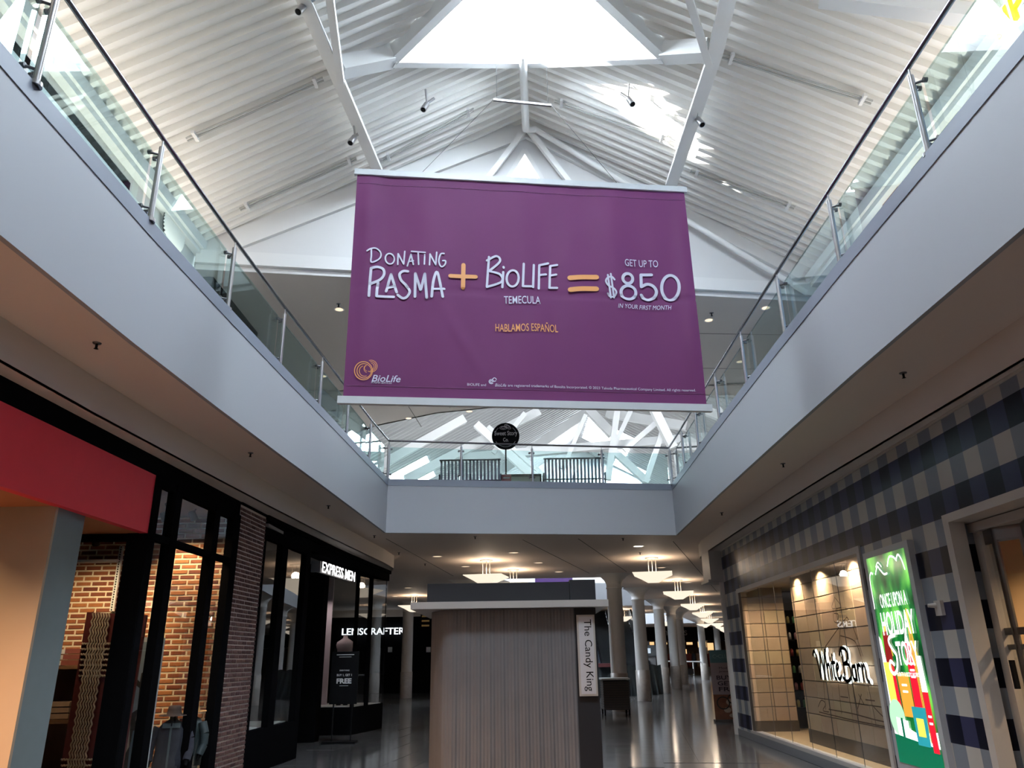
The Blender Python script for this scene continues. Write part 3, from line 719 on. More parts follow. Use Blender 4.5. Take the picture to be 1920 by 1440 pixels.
mb.obox(c+V((0, 0, 8.12)), bu, bn, (0, 0, 1), BW/2+0.02, 0.03, 0.045); mb.obj('top_rail', mat('rail_white', (0.70, 0.74, 0.78), 0.35), ban)
mb = MB(); mb.obox(c+V((0, 0, 4.765)), bu, bn, (0, 0, 1), BW/2+0.045, 0.035, 0.048); mb.obj('bottom_rail', mat('rail_white', (0.70, 0.74, 0.78), 0.35), ban)
mb = MB()
for z in (zt-0.14, zb+0.16):
    mb = MB(); a = [BP(0.05+(BW-0.1)*i/60, z, 0.004) for i in range(61)]; mb.path(a, 0.003, 4); mb.obj('hem_stitch', mat('stitch', (0.30, 0.12, 0.28), 0.6), ban)
m_ink = mat('banner_white_print', (0.74, 0.74, 0.90), 0.45, noise=0.01); m_ora = mat('banner_orange_print', (0.90, 0.40, 0.14), 0.45, noise=0.01)
def add2d(mb, vs, fs, off=0.018):
    mb.add([BP(p[0], p[1], off) for p in vs], fs)
def sub2d(vs, fs, mx=0.08):
    # split long triangles so print follows the folds
    import bmesh
    bm = bmesh.new(); bv = [bm.verts.new((p[0], p[1], 0)) for p in vs]
    for f in fs:
        try: bm.faces.new([bv[i] for i in f])
        except ValueError: pass
    for _ in range(4):
        es = [e for e in bm.edges if e.calc_length() > mx]
        if not es: break
        bmesh.ops.subdivide_edges(bm, edges=es, cuts=1)
        bmesh.ops.triangulate(bm, faces=[f for f in bm.faces if len(f.verts) > 3])
    bm.verts.index_update(); out = ([(v.co.x, v.co.y) for v in bm.verts], [tuple(v.index for v in f.verts) for f in bm.faces]); bm.free(); return out
def strokes(mb, lst, w, sx, sy, k):
    for s in lst:
        pts = [bpx(sx+x/k, sy+y/k) for x, y in s]
        vs, fs = ribbon(pts, w); vs, fs = sub2d([tuple(v) for v in vs], fs, 0.12); add2d(mb, vs, fs)
def nextp(mb, nm, m=None):
    mb.obj(nm, m or m_ink, ban); return MB()
def circ(cx, cy, rx, ry, n=20, tilt=0): return arc(cx, cy, rx, ry, 0, 360, n, tilt)
wr_ = MB()
strokes(wr_, [[(548,262),(600,228),(680,210),(740,250),(755,310),(720,370),(625,425),(605,400),(612,330),(612,240)], circ(887,355,66,80,16,-0.25), [(1005,445),(1012,280)],[(1012,280),(1095,440)],[(1095,440),(1112,248)],
    [(1150,470),(1205,300)],[(1205,300),(1240,455)],[(1170,405),(1240,400)],[(1212,255),(1418,285)],[(1312,285),(1320,462)],[(1410,345),(1405,462)],[(1410,318),(1411,326)],[(1482,475),(1490,310)],[(1490,310),(1575,475)],[(1575,475),(1590,285)],
    [(1700,300),(1650,310),(1622,400),(1635,470),(1670,500),(1715,460),(1722,410),(1680,408)]], 0.021, 620, 440, 8); wr_ = nextp(wr_, 'donating_lettering')
strokes(wr_, [[(575,930),(590,720),(608,515)],[(608,515),(700,485),(785,510),(800,590),(745,670),(605,745)],[(712,722),(697,810),(690,925)],[(690,925),(945,935)],[(832,850),(905,590)],[(905,590),(990,865)],[(860,790),(960,770)],
    [(1160,552),(1090,545),(1035,590),(1055,680),(1130,760),(1185,850),(1150,930),(1080,955),(1005,905)],[(1265,940),(1270,590)],[(1270,590),(1350,845)],[(1350,845),(1412,608)],[(1412,608),(1440,965)],[(1515,950),(1540,720),(1590,580),(1630,700),(1680,950)],[(1545,835),(1702,825)]], 0.036, 620, 440, 8); wr_ = nextp(wr_, 'plasma_lettering')
strokes(wr_, [[(800,460),(790,600)],[(790,478),(835,455),(852,480),(800,527)],[(800,527),(852,540),(860,575),(790,602)],[(868,530),(864,602)],[(869,506),(870,510)],circ(912,562,28,38,14),[(964,495),(960,601)],[(960,601),(1000,602)],[(1012,500),(1008,606)],
    [(1038,500),(1035,612)],[(1038,500),(1080,490)],[(1037,547),(1070,543)],[(1090,503),(1086,608)],[(1090,503),(1122,499)],[(1088,549),(1118,545)],[(1086,608),(1122,608)]], 0.032, 600, 300, 2.526); wr_ = nextp(wr_, 'biolife_lettering')
strokes(wr_, [[(298,640),(250,590),(180,600),(145,660),(190,740),(280,790),(330,860),(300,930),(230,935),(180,880)],[(178,552),(235,960)],[(230,535),(290,960)]], 0.026, 1120, 460, 9.6)
strokes(wr_, [circ(540,612,92,88,16),circ(553,860,138,118,20),[(975,532),(785,532)],[(785,532),(792,745)],[(792,745),(900,698),(1005,735),(1062,830),(1030,930),(930,975),(840,950),(792,893)],circ(1310,768,155,222,24)], 0.044, 1120, 460, 9.6); wr_ = nextp(wr_, 'amount_lettering')
def fit_text(mb, s, x0, y0, x1, y1, h, **kw):
    # baseline from pixel (x0,y0) to (x1,y1), cap height h pixels
    a = bpx(x0, y0); b = bpx(x1, y1); c_ = bpx(x0, y0-h)
    a = V(a); b = V(b); H = c_[1]-a.y
    vs, fs, (mx0, mx1, my0, my1) = textmesh(s, **kw)
    W = (b-a); dn_ = W.normalized()
    pts = [(a.x+W.x*(p.x-mx0)/(mx1-mx0), a.y+W.y*(p.x-mx0)/(mx1-mx0)+H*(p.y)/0.73) for p in vs]
    pts, fs = sub2d(pts, fs, 0.14); add2d(mb, pts, fs)
fit_text(wr_, 'GET UP TO', 1171, 500, 1234, 501.5, 13.5, offset=0.003); wr_ = nextp(wr_, 'get_up_to_lettering')
fit_text(wr_, 'TEMECULA', 945, 569, 1013, 571.5, 15, offset=0.003); wr_ = nextp(wr_, 'temecula_lettering')
fit_text(wr_, 'IN YOUR FIRST MONTH', 1158, 579, 1259, 581.5, 8.5, offset=0.0, shear=0.25); wr_ = nextp(wr_, 'first_month_lettering')
fit_text(wr_, 'BioLife', 697, 716, 751, 717.5, 13, offset=0.01, shear=0.25)
fit_text(wr_, 'PLASMA SERVICES', 696, 719.5, 735, 721, 3.6, shear=0.25); wr_ = nextp(wr_, 'logo_lettering')
fit_text(wr_, 'BIOLIFE and', 876, 723.5, 911, 725, 5)
fit_text(wr_, 'BioLife', 928, 725.5, 949, 726, 6, shear=0.25)
fit_text(wr_, 'are registered trademarks of Baxalta Incorporated. © 2023 Takeda Pharmaceutical Company Limited. All rights reserved.', 952, 725.5, 1303, 735.5, 5)
for cx_, cy_, r_ in ((921, 716.5, 4.5), (927, 712.5, 3.6), (921, 716.5, 2.2)):
    p = bpx(cx_, cy_); vs, fs = ribbon([(p[0]+r_*.0065*math.cos(t/8*6.3), p[1]+r_*.0065*math.sin(t/8*6.3)) for t in range(8)], 0.010); add2d(wr_, [tuple(v) for v in vs], fs)
wr_.obj('legal_line_lettering', m_ink, ban)
og = MB()
strokes(og, [[(1182,562),(1245,558),(1308,558)]], 0.072, 600, 300, 2.526); strokes(og, [[(1184,618),(1245,613),(1308,613)]], 0.072, 600, 300, 2.526)
og = nextp(og, 'equals_sign', m_ora); strokes(og, [[(617,553),(737,557)],[(679,501),(677,606)]], 0.058, 600, 300, 2.526); og = nextp(og, 'plus_sign', m_ora)
fit_text(og, 'HABLAMOS ESPAÑOL', 929, 621, 1046, 624, 15, offset=0.003); og = nextp(og, 'espanol_lettering', m_ora)
for cx_, cy_, r_, a0, a1, wd in ((335,450,135,60,300,.018),(335,450,133,-60,60,.015),(345,452,108,90,320,.016),(345,452,106,-40,90,.012),(350,455,78,110,290,.014),(450,380,88,-120,110,.013),(448,382,68,-100,100,.012),(445,385,48,-80,80,.011),(400,420,60,120,250,.010),(392,412,42,100,260,.009)):
    pts = [bpx(640+x/8, 640+y/8) for x, y in arc(cx_, cy_, r_, r_, -a0, -a1, 16)]
    vs, fs = ribbon(pts, wd*0.62); add2d(og, [tuple(v) for v in vs], fs)
og.obj('logo_rings', m_ora, ban)
# bridle: spreader bar and wires
sb0 = aty(925, 187, 9.3); sb1 = aty(1034, 198, 9.35)
tb_ = thing('spreader_bar', 'slim grey bar with wires hanging above the banner under the ridge', 'hanger', sb0)
mb = MB(); mb.beam(sb0, sb1, 0.03, 0.035); mb.obj('bar', m_steel, tb_)
mb = MB()
mb.tube(sb0, BA+bu*0.9+V((0, 0, 8.16)), 0.0035, 5); mb.tube(sb1, BA+bu*(BW-1.0)+V((0, 0, 8.16)), 0.0035, 5)
mb.tube(sb0+V((0.05, 0, 0)), V((sb0.x+0.05, sb0.y, RIDGE_Z-0.2)), 0.003, 5); mb.tube(sb1-V((0.05, 0, 0)), V((sb1.x-0.05, sb1.y, RIDGE_Z-0.3)), 0.003, 5); mb.obj('wire', m_darksteel, tb_)

# ---------------------------------------------------------------- upper gallery beyond the far railing
Yb = 20.6
rs = thing('round_sign', 'round black sign on a thin pole behind the far railing', 'sign', aty(948, 905, Yb))
c = aty(948, 818, Yb); R = 0.385
mb = MB(); mb.tube(c+V((0, -0.02, 0)), c+V((0, 0.02, 0)), R, 40); mb.obj('disc', m_blackm, rs)
mb = MB(); mb.tube(c+V((0, 0.01, -R)), V((c.x, c.y+0.01, 5.6)), 0.022, 10); mb.tube(V((c.x, c.y, 5.58)), V((c.x, c.y, 5.62)), 0.2, 20); mb.obj('pole', m_blackm, rs)
m_chalk = mat('chalk_white', (0.75, 0.75, 0.75), 0.6)
mb = MB()
fr_ = c+V((0, -0.024, 0)); X_, Z_ = V((1, 0, 0)), V((0, 0, 1))
text_on(mb, 'Sweet Story', fr_+V((-0.31, 0, -0.02)), X_, Z_, 0.64, 0.17, n=(0, -1, 0), offset=0.01)
text_on(mb, 'Co.', fr_+V((-0.07, 0, -0.16)), X_, Z_, 0.15, 0.11, n=(0, -1, 0), offset=0.01)
for a0, a1 in ((35, 150), (-150, -30)):
    vs, fs = ribbon(arc(0, 0, 0.31, 0.31, a0+ (90 if a0 < 0 else 0)*0, a1, 20), 0.008); 
    if a0 > 0: vs, fs = ribbon(arc(0, 0, 0.31, 0.31, 130, 175, 8), 0.008)
    mb.add([fr_+V((p.x, 0, p.y)) for p in vs], fs)
vs, fs = ribbon(arc(0, 0, 0.31, 0.31, 5, 50, 8), 0.008); mb.add([fr_+V((p.x, 0, p.y)) for p in vs], fs)
mb.obj('lettering', m_chalk, rs)
mb = MB()
for (ox, oz, ti) in ((-0.06, 0.24, 0.0), (0.06, 0.27, -0.6)):
    vs, fs = ribbon(arc(ox, oz, 0.10, 0.045, 0, 360, 16, ti), 0.012); mb.add([fr_+V((p.x, 0, p.y)) for p in vs], fs)
    vs, fs = ribbon(arc(ox, oz+0.01, 0.06, 0.02, 0, 360, 12, ti), 0.01); mb.add([fr_+V((p.x, 0, p.y)) for p in vs], fs)
mb.obj('cookie_drawing', m_chalk, rs)
# benches of steel slats
def bench(x0, x1, label):
    t = thing('slatted_bench', label, 'bench', ((x0+x1)/2, Yb-0.6, 5.58), 'benches behind the far railing')
    sl = MB(); bz = 6.02
    n = int((x1-x0)/0.095)
    prof_ = [(-0.32, bz+0.60+0.02), (-0.30, bz+0.66), (-0.25, bz+0.62), (-0.16, bz+0.08), (-0.08, bz), (0.26, bz+0.02), (0.31, bz-0.04)]
    sm_ = MB()
    for (a, b) in zip(prof_[:-1], prof_[1:]):
        # y increases away from the viewer: back is on the near side
        sm_.beam((0, a[0], a[1]-bz), (0, b[0], b[1]-bz), 0.055, 0.012, up=(0, -0.3, 1))
    me = sm_.mesh('slat'); me.materials.append(m_steel)
    for i in range(n): piece('slat', me, t, (x0+0.05+i*0.095, Yb-0.6, bz))
    mb = MB(); mb.tube((x0, Yb-0.91, bz+0.66), (x1, Yb-0.91, bz+0.66), 0.022, 8); mb.obj('top_rail', m_darksteel, t)
    mb = MB(); mb.tube((x0, Yb-0.93, bz+0.1), (x1, Yb-0.93, bz+0.1), 0.018, 8); mb.obj('lower_rail', m_darksteel, t)
    for x in (x0, x1, (x0+x1)/2):
        mb = MB(); mb.tube((x, Yb-0.88, 5.58), (x, Yb-0.80, bz), 0.02, 8); mb.tube((x, Yb-0.36, 5.58), (x, Yb-0.42, bz), 0.02, 8); mb.obj('leg', m_darksteel, t)
        mb = MB(); mb.path([V((x, Yb-0.82, bz)), V((x, Yb-0.86, bz+0.28)), V((x, Yb-0.6, bz+0.30)), V((x, Yb-0.36, bz+0.26)), V((x, Yb-0.34, bz))], 0.018, 8); mb.obj('armrest', m_darksteel, t)
    return t
bench(-1.95, -0.33, 'slatted steel bench behind the far railing, left of the round black sign')
bench(0.80, 2.42, 'slatted steel bench behind the far railing, right of the round black sign')
cab = thing('display_case', 'low dark framed display case between the two benches', 'case', (0.3, Yb, 5.58))
mb = MB(); 
for x in (-0.22, 0.72): mb.box(x, x+0.04, Yb-0.3, Yb+0.2, 5.58, 6.42)
mb.box(-0.22, 0.76, Yb-0.3, Yb+0.2, 6.38, 6.42); mb.box(-0.22, 0.76, Yb-0.3, Yb+0.2, 5.58, 5.7); mb.obj('frame', m_blackm, cab)
mb = MB(); mb.box(-0.18, 0.72, Yb-0.2, Yb-0.18, 5.7, 6.38); mb.obj('back_panel', mat('cream_panel', (0.6, 0.6, 0.5), 0.5), cab)
nt_ = thing('red_notice', 'small red notice board at the foot of the round sign', 'notice', (-0.15, Yb-0.35, 6.2))
mb = MB(); mb.box(-0.32, -0.06, Yb-0.37, Yb-0.35, 6.2, 6.40); mb.obj('board', mat('notice_red', (0.45, 0.10, 0.10), 0.5), nt_)
mb = MB(); mb.box(-0.28, -0.10, Yb-0.373, Yb-0.37, 6.29, 6.32); mb.obj('print_line', m_chalk, nt_)
mb = MB(); mb.tube((-0.19, Yb-0.36, 5.58), (-0.19, Yb-0.36, 6.2), 0.012, 6); mb.obj('stand', m_blackm, nt_)
# recessed lamps in the upper ceiling
UDL = [((636, 580), 'left of the banner at its mid height'), ((606, 705), 'low beside the left gallery railing'), ((1329, 600), 'right of the banner at its mid height'), ((1436, 577), 'behind the right gallery railing, highest one'), ((1387, 678), 'behind the right gallery railing, low one'), ((766, 784), 'just below the left part of the banner'), ((880, 771), 'just below the middle of the banner')]
for (px, py), w_ in UDL:
    p = atz(px, py, 9.3); recessed((p.x, p.y, 9.296), 0.11, m_lampdim, 'round recessed lamp in the brown upper ceiling ' + w_, group='recessed lamps in the upper ceiling')
# sprinkler heads
def sprinkler(p, label, s=1.0):
    t = thing('sprinkler_head', label, 'sprinkler', p, 'sprinkler heads'); p = V(p)
    mb = MB(); mb.lathe([(0.0, -0.012), (0.035*s, -0.010), (0.04*s, 0)], p, 14); mb.obj('escutcheon', m_darksteel, t)
    mb = MB(); mb.tube(p+V((0, 0, -0.055*s)), p, 0.012*s, 8); mb.lathe([(0, -0.055*s), (0.022*s, -0.058*s), (0.0, -0.062*s)], p, 10); mb.obj('nozzle', m_blackm, t)
for (px, py), w_ in [((182, 643), 'in the left ceiling strip nearest the viewer'), ((470, 849), 'in the left ceiling strip, second from the viewer'), ((616, 948), 'in the left ceiling strip, third from the viewer'), ((702, 1004), 'by the left far corner of the well'), ((1693, 699), 'in the right ceiling strip nearest the viewer'), ((1468, 869), 'in the right ceiling strip, second from the viewer'), ((1353, 961), 'in the right ceiling strip, third from the viewer'),
        ((748, 1036), 'just past the left far corner of the well'), ((797, 1057), 'above the left end of the kiosk'), ((891, 1006), 'under the middle of the far fascia'), ((1168, 1009), 'under the right part of the far fascia'), ((1200, 1036), 'beside the right front pendant lamp')]:
    sprinkler(atz(px, py, H1), 'small sprinkler head ' + w_)
for (px, py), w_ in [((635, 570), 'beside the lamp left of the banner'), ((1334, 587), 'beside the lamp right of the banner')]: sprinkler(atz(px, py, 9.3), 'small sprinkler head in the upper ceiling ' + w_, 1.3)
# ================================================================ LEFT SHOPS
def xl(y): return -4.56+(y-6.35)*0.0283
m_red = mat('red_panel', (0.80, 0.05, 0.07), 0.6, noise=0.05, spec=0.3)
m_soffit = mat('orange_soffit', (0.50, 0.16, 0.06), 0.6)
m_beige = mat('beige_wall', (0.40, 0.30, 0.21), 0.7, noise=0.03)
m_slate = mat('slate_blue_wall', (0.19, 0.225, 0.235), 0.75, noise=0.06, spec=0.15)
m_brick = mat('red_brick', (0.34, 0.105, 0.045), 0.85, noise=0.25, nscale=30, rand=0.55, bump=0.5)
m_brick2 = mat('brown_brick', (0.135, 0.062, 0.055), 0.85, noise=0.2, nscale=30, rand=0.5, bump=0.4)
m_mortar = mat('pale_mortar', (0.85, 0.72, 0.54), 0.9, noise=0.08, nscale=20); m_mortar2 = mat('grey_mortar', (0.62, 0.52, 0.48), 0.9, noise=0.08, nscale=20)
m_intgrey = mat('shop_interior_grey', (0.10, 0.095, 0.09), 0.8); m_dark = mat('shop_interior_dark', (0.025, 0.024, 0.024), 0.8)
def brickwork(parent, A, B, z0, z1, bl_, bh, mor, m, depth, face, window=None):
    """bricks as parts standing proud of a mortar bed; nearest/largest 300 single, the rest one stuff part"""
    A = V((A[0], A[1], 0)); B = V((B[0], B[1], 0)); u = (B-A).normalized(); L = (B-A).length
    ang = math.atan2(u.y, u.x); n = V((-u.y, u.x, 0))*face
    def bmesh_(l):
        k = MB(); c = min(0.006, bh*0.12); y0, y1 = (0, depth) if face > 0 else (-depth, 0)
        yo = y1 if face > 0 else y0; yi = y0 if face > 0 else y1
        hx, hz = l/2, bh/2
        vs = [(-hx, yi, -hz), (hx, yi, -hz), (hx, yi, hz), (-hx, yi, hz), (-hx+c, yo, -hz+c), (hx-c, yo, -hz+c), (hx-c, yo, hz-c), (-hx+c, yo, hz-c)]
        k.add(vs, [(4, 5, 6, 7) if face < 0 else (7, 6, 5, 4)]+[((i, (i+1) % 4, 4+(i+1) % 4, 4+i) if face < 0 else (4+i, 4+(i+1) % 4, (i+1) % 4, i)) for i in range(4)])
        return k
    full = bmesh_(bl_).mesh('brick'); full.materials.append(m); half = bmesh_(bl_/2-mor/2).mesh('brick'); half.materials.append(m)
    rows = int((z1-z0)/(bh+mor)); lst = []
    for r in range(rows):
        z = z0+(r+0.5)*(bh+mor); s = -(bl_+mor)/2*(r % 2)+random.uniform(-.006, .006)
        while s < L-0.02:
            a, b = max(s, 0), min(s+bl_, L)
            if b-a > bl_*0.3: lst.append((z, (a+b)/2, b-a))
            s += bl_+mor
    lst.sort(key=lambda t: -t[0]) if window is None else lst.sort(key=window)
    rest = MB()
    for i, (z, s, l) in enumerate(lst):
        p = A+u*s+V((0, 0, z))+n*random.uniform(-0.003, 0.004)
        if i < 295 and l > bl_*0.95: piece('brick', full, parent, p, ang)
        elif i < 295 and abs(l-(bl_/2-mor/2)) < 0.02: piece('brick', half, parent, p, ang)
        else:
            k = bmesh_(l)
            rest.add([p+u*q[0]+V((-u.y, u.x, 0))*q[1]+V((0, 0, q[2])) for q in k.v], k.f)
    if rest.v: rest.obj('bricks_remaining', m, parent, kind='stuff')
# near shop: header, red panel, pier, soffit
hd = MB()
hd.wallseg((xl(-11.8), -11.8), (xl(12.2), 12.2), 3.93, 4.15, 0.14, 1); hd.obj
shopA = thing('red_shopfront', 'shopfront with deep red overhead panel and black header at the left edge', 'shopfront', (-4.5, 8, 0))
hd.obj('header', m_black, shopA)
g = MB(); g.wallseg((xl(-11.8), -11.8), (xl(9.36), 9.36), 3.21, 3.93, 0.10, 1); g.obj('red_panel', m_red, shopA)
g = MB(); g.quad((-8.5, -11.8, 3.215), (-8.5, 9.4, 3.215), (xl(9.4)-0.05, 9.4, 3.215), (xl(-11.8)-0.05, -11.8, 3.215)); g.obj('soffit', m_soffit, shopA)
g = MB(); g.box(-8.5, -4.605, 7.66, 8.17, 0, 3.215); g.obj('slate_pier', m_slate, shopA)
g = MB(); g.box(-8.5, -4.60, 7.62, 7.66, 0, 3.215); g.obj('beige_pier_face', m_beige, shopA)
g = MB(); g.box(-8.6, -8.5, -11.8, 9.4, 0, 3.215); g.obj('inner_wall', m_beige, shopA)
shopB = thing('brick_display_window', 'black framed display window with glowing brick wall inside, left of the brick pillar', 'shop window', (-4.45, 10.5, 0))
def lbox(mb, y0, y1, z0, z1, d0=-0.02, d1=0.10):
    mb.prism([(xl(y0)-d1, y0), (xl(y0)-d0, y0), (xl(y1)-d0, y1), (xl(y1)-d1, y1)], z0, z1)
for y0, y1 in ((9.38, 9.52), (9.93, 10.11), (11.22, 11.41), (11.97, 12.21)):
    g = MB(); lbox(g, y0, y1, 0, 3.93); g.obj('mullion', m_black, shopB)
for z0, z1, nm in ((3.155, 3.235, 'transom'), (3.83, 3.93, 'head_rail'), (0, 0.22, 'sill_rail')):
    g = MB(); lbox(g, 9.38, 12.2, z0, z1, -0.01, 0.09); g.obj(nm, m_black, shopB)
for y0, y1 in ((9.52, 9.93), (10.11, 11.22), (11.41, 11.97)):
    for z0, z1 in ((0.22, 3.155), (3.235, 3.83)):
        g = MB(); a, b = (xl(y0)-0.04, y0), (xl(y1)-0.04, y1); g.quad((*a, z0), (*b, z0), (*b, z1), (*a, z1)); g.obj('pane', m_glass, shopB)
g = MB(); g.box(-4.72, -4.46, 9.36, 9.50, 0, 3.93); g.obj('corner_post', m_black, shopB)
g = MB(); g.box(-8.5, -4.46, 9.38, 9.48, 3.13, 3.215); g.box(-8.5, -4.6, 9.38, 9.48, 0, 0.15); g.obj('side_frame', m_black, shopB)
g = MB(); g.quad((-8.5, 9.43, 0.15), (-4.72, 9.43, 0.15), (-4.72, 9.43, 3.13), (-8.5, 9.43, 3.13)); g.obj('side_pane', m_glass, shopB)
g = MB(); g.box(-8.6, -4.5, 9.48, 12.4, 3.92, 3.96); g.box(-8.5, -4.5, 9.48, 9.52, 3.22, 3.93); g.obj('inner_ceiling', m_intgrey, shopB)
g = MB(); g.box(-8.6, -4.5, 9.48, 12.4, 0.02, 0.06); g.obj('display_floor', mat('wood_floor', (0.32, 0.17, 0.08), 0.5, noise=0.2), shopB)
g = MB(); g.box(-8.6, -8.5, 9.4, 12.4, 0, 3.96); g.obj('inner_side_wall', m_intgrey, shopB)
bw = MB(); bw.box(-8.5, -4.44, 12.24, 12.34, 0, 3.93)
brw = thing('brick_back_wall', 'orange lit red brick wall inside the left display window', 'wall', (-6, 12.24, 0)); bw.obj('mortar_bed', m_mortar, brw)
brickwork(brw, (-7.1, 12.24), (-4.46, 12.24), 0.3, 3.9, 0.225, 0.056, 0.024, m_brick, 0.010, -1, window=lambda t: abs(t[0]-2.0)+0.2*abs(t[1]-1.6))
# brick pillar between the two shops
pil = thing('brick_pillar', 'brown brick pillar between the two left shops', 'pillar', (-4.38, 12.8, 0))
A_, B_ = (-4.395, 12.215), (-4.355, 13.40)
g = MB(); g.prism([(A_[0]-0.3, 12.35), (A_[0]-0.06, 12.35), (A_[0]-0.06, A_[1]), (A_[0]-0.004, A_[1]), (B_[0]-0.004, B_[1]), (B_[0]-0.3, B_[1])], 0, 4.12); g.obj('mortar_bed', m_mortar2, pil)
brickwork(pil, A_, B_, 0.0, 4.12, 0.168, 0.049, 0.019, m_brick2, 0.008, -1)
g = MB(); g.prism([(A_[0]-0.28, A_[1]), (A_[0]+0.02, A_[1]), (B_[0]+0.02, B_[1]), (B_[0]-0.28, B_[1])], 4.11, 4.15); g.obj('cap_strip', m_black, pil)
# shop lamps inside
def shoplamp(c, tgt, label, energy, col=(1, 0.72, 0.42), cat='spotlight', size=1.5, top=3.92, r=0.05, grp='display lamps'):
    c = V(c); t = thing('display_lamp', label, cat, c, grp); d = (V(tgt)-c).normalized()
    g = MB(); g.tube(c-d*0.14, c, r, 12, r*1.1); g.tube(c-d*0.08, V((c.x, c.y, top)), 0.012, 6); g.obj('housing', m_blackm, t)
    g = MB(); g.tube(c-d*0.012, c-d*0.004, r*0.9, 12); g.obj('lens', m_lamp, t)
    if energy: spot(c+d*0.03, energy, col, size, 0.7, tgt, 0.03)
p = aty(180, 1020, 10.6); shoplamp(p, (-6.4, 12.2, 1.7), 'black display lamp at the top of the window behind the slate pier', 190, top=3.92)
shoplamp((-5.3, 11.6, 3.75), (-5.0, 12.2, 2.4), 'black display lamp hidden behind the mullion of the brick window', 110, size=1.7)
p = atz(365, 975, 3.75); shoplamp(p, p+V((0.3, .6, -1)), 'small angled lamp in the middle upper pane of the brick window', 12)
p = atz(322, 959, 3.75); shoplamp(p, p+V((0.3, .6, -1)), 'small angled lamp in the left upper pane of the brick window', 12)
shoplamp((-5.7, 9.75, 3.7), (-5.4, 10.45, 1.4), 'added display lamp brightening the woven hanging', 55)  # lamp added to brighten the cords of the hanging
shoplamp((-4.95, 10.3, 3.7), (-4.75, 11.3, 0.8), 'added display lamp brightening the two small mannequins', 25)  # lamp added so the mannequins catch some light
# entrance recess lamp lighting the beige pier
rl = recessed((-5.6, 7.0, 3.213), 0.07, m_lamp, 'recessed lamp in the orange soffit lighting the beige wall', group=None)
spot((-5.6, 7.05, 3.19), 38, (1, 0.68, 0.38), 2.0, 0.5, (-5.6, 7.25, 0), 0.04)
for y_, e_ in ((5.2, 900), (3.0, 1700), (0.6, 1400)):  # lamps added out of view; their floor bounce warms the left ceiling
    recessed((-5.3, y_, 3.213), 0.09, m_lamp, 'added soffit lamp left of the view, warming the ceiling by floor bounce, ' + ('nearest the slate pier' if y_ > 5 else 'second from the slate pier' if y_ > 2 else 'farthest from the slate pier'), group='added entrance soffit lamps')
    spot((-5.3, y_, 3.19), e_, (1, 0.60, 0.34), 2.6, 0.6, (-4.4, y_, 0), 0.06)
# perforated shelf standard and shelf
st = thing('shelf_standard', 'perforated metal shelf standard fixed to the brick wall behind the slate pier', 'shelf bracket', (-6.2, 12.2, 2.4))
a = aty(229, 1024, 12.15); b = aty(205, 1146, 12.15)
g = MB(); g.box(a.x-0.03, a.x+0.03, 12.13, 12.17, b.z, a.z); g.obj('upright', m_white, st)
g = MB()
for i in range(26): z = b.z+(a.z-b.z)*(i+0.5)/26; g.box(a.x-0.008, a.x+0.008, 12.124, 12.13, z-0.012, z+0.012)
g.obj('slot_row', m_black, st, kind='stuff')
g = MB(); z = aty(190, 1052, 12.1).z; g.box(-7.6, a.x, 12.05, 12.2, z-0.02, z+0.02); g.obj('rail', m_white, st)
# woven wall hanging
m_wine = mat('wine_red_cloth', (0.14, 0.022, 0.022), 0.9, noise=0.25, nscale=12); m_cord = mat('cream_cord', (0.62, 0.48, 0.36), 0.8)
wh = thing('woven_hanging', 'wine red woven textile with pale knotted cords hanging in the left window', 'textile', (-5.45, 10.4, 1.4))
def H(px, py): return aty(px, py, 10.45)
g = MB(); q = [H(163, 1148), H(275, 1153), H(225, 1460), H(110, 1460)]
g.add(q+[p+V((0, 0.04, 0)) for p in q], [(0, 1, 2, 3), (7, 6, 5, 4), (0, 4, 5, 1), (1, 5, 6, 2), (2, 6, 7, 3), (3, 7, 4, 0)]); g.obj('cloth', m_wine, wh)
for k in range(7):
    g = MB(); pts = []
    for i in range(40):
        f = i/39; px = 177+k*5.0-f*(50); py = 1150+f*300; p = H(px+(1.6 if i % 2 else -1.6), py); p.y -= 0.02; pts.append(p)
    g.path(pts, 0.012, 5); g.obj('cord', m_cord, wh)
for k in range(11):
    g = MB(); yy = (1207+k*10) if k < 7 else (1424+(k-7)*11); x0 = 155-(yy-1207)*0.10 if k < 7 else 116; x1 = 212-(yy-1207)*0.10 if k < 7 else 178
    pts = [H(x0+(x1-x0)*i/24, yy+(1.3 if i % 2 else -1.3)) for i in range(25)]
    for p in pts: p.y -= 0.015
    g.path(pts, 0.011, 5); g.obj('cross_cord', m_cord, wh)
# picture panel
m_skyp = mat('print_sky', (0.33, 0.40, 0.45), 0.6); m_prdark = mat('print_dark', (0.035, 0.032, 0.03), 0.6); m_prcream = mat('print_cream', (0.55, 0.44, 0.36), 0.6); m_prjean = mat('print_denim', (0.12, 0.19, 0.24), 0.6)
pp = thing('photo_panel', 'tall framed photograph of a person in a dark hat behind the window mullion', 'picture', (-5.0, 11.0, 1.2))
def Q(px, py, dy=0): p = aty(px, py, 11.0); p.y -= dy; return p
g = MB(); q = [Q(256, 1194), Q(308, 1196), Q(270, 1470), Q(195, 1470)]; g.add(q+[p+V((0, .04, 0)) for p in q], [(3, 2, 1, 0), (4, 5, 6, 7), (0, 1, 5, 4), (1, 2, 6, 5), (2, 3, 7, 6), (3, 0, 4, 7)]); g.obj('frame', m_white, pp)
def flat(px, dy, m, nm): g = MB(); g.quad(*[Q(x, y, dy) for x, y in px][::-1]); g.obj(nm, m, pp)
flat([(256, 1203), (300, 1205), (264, 1470), (200, 1470)], 0.006, m_skyp, 'sky_print')
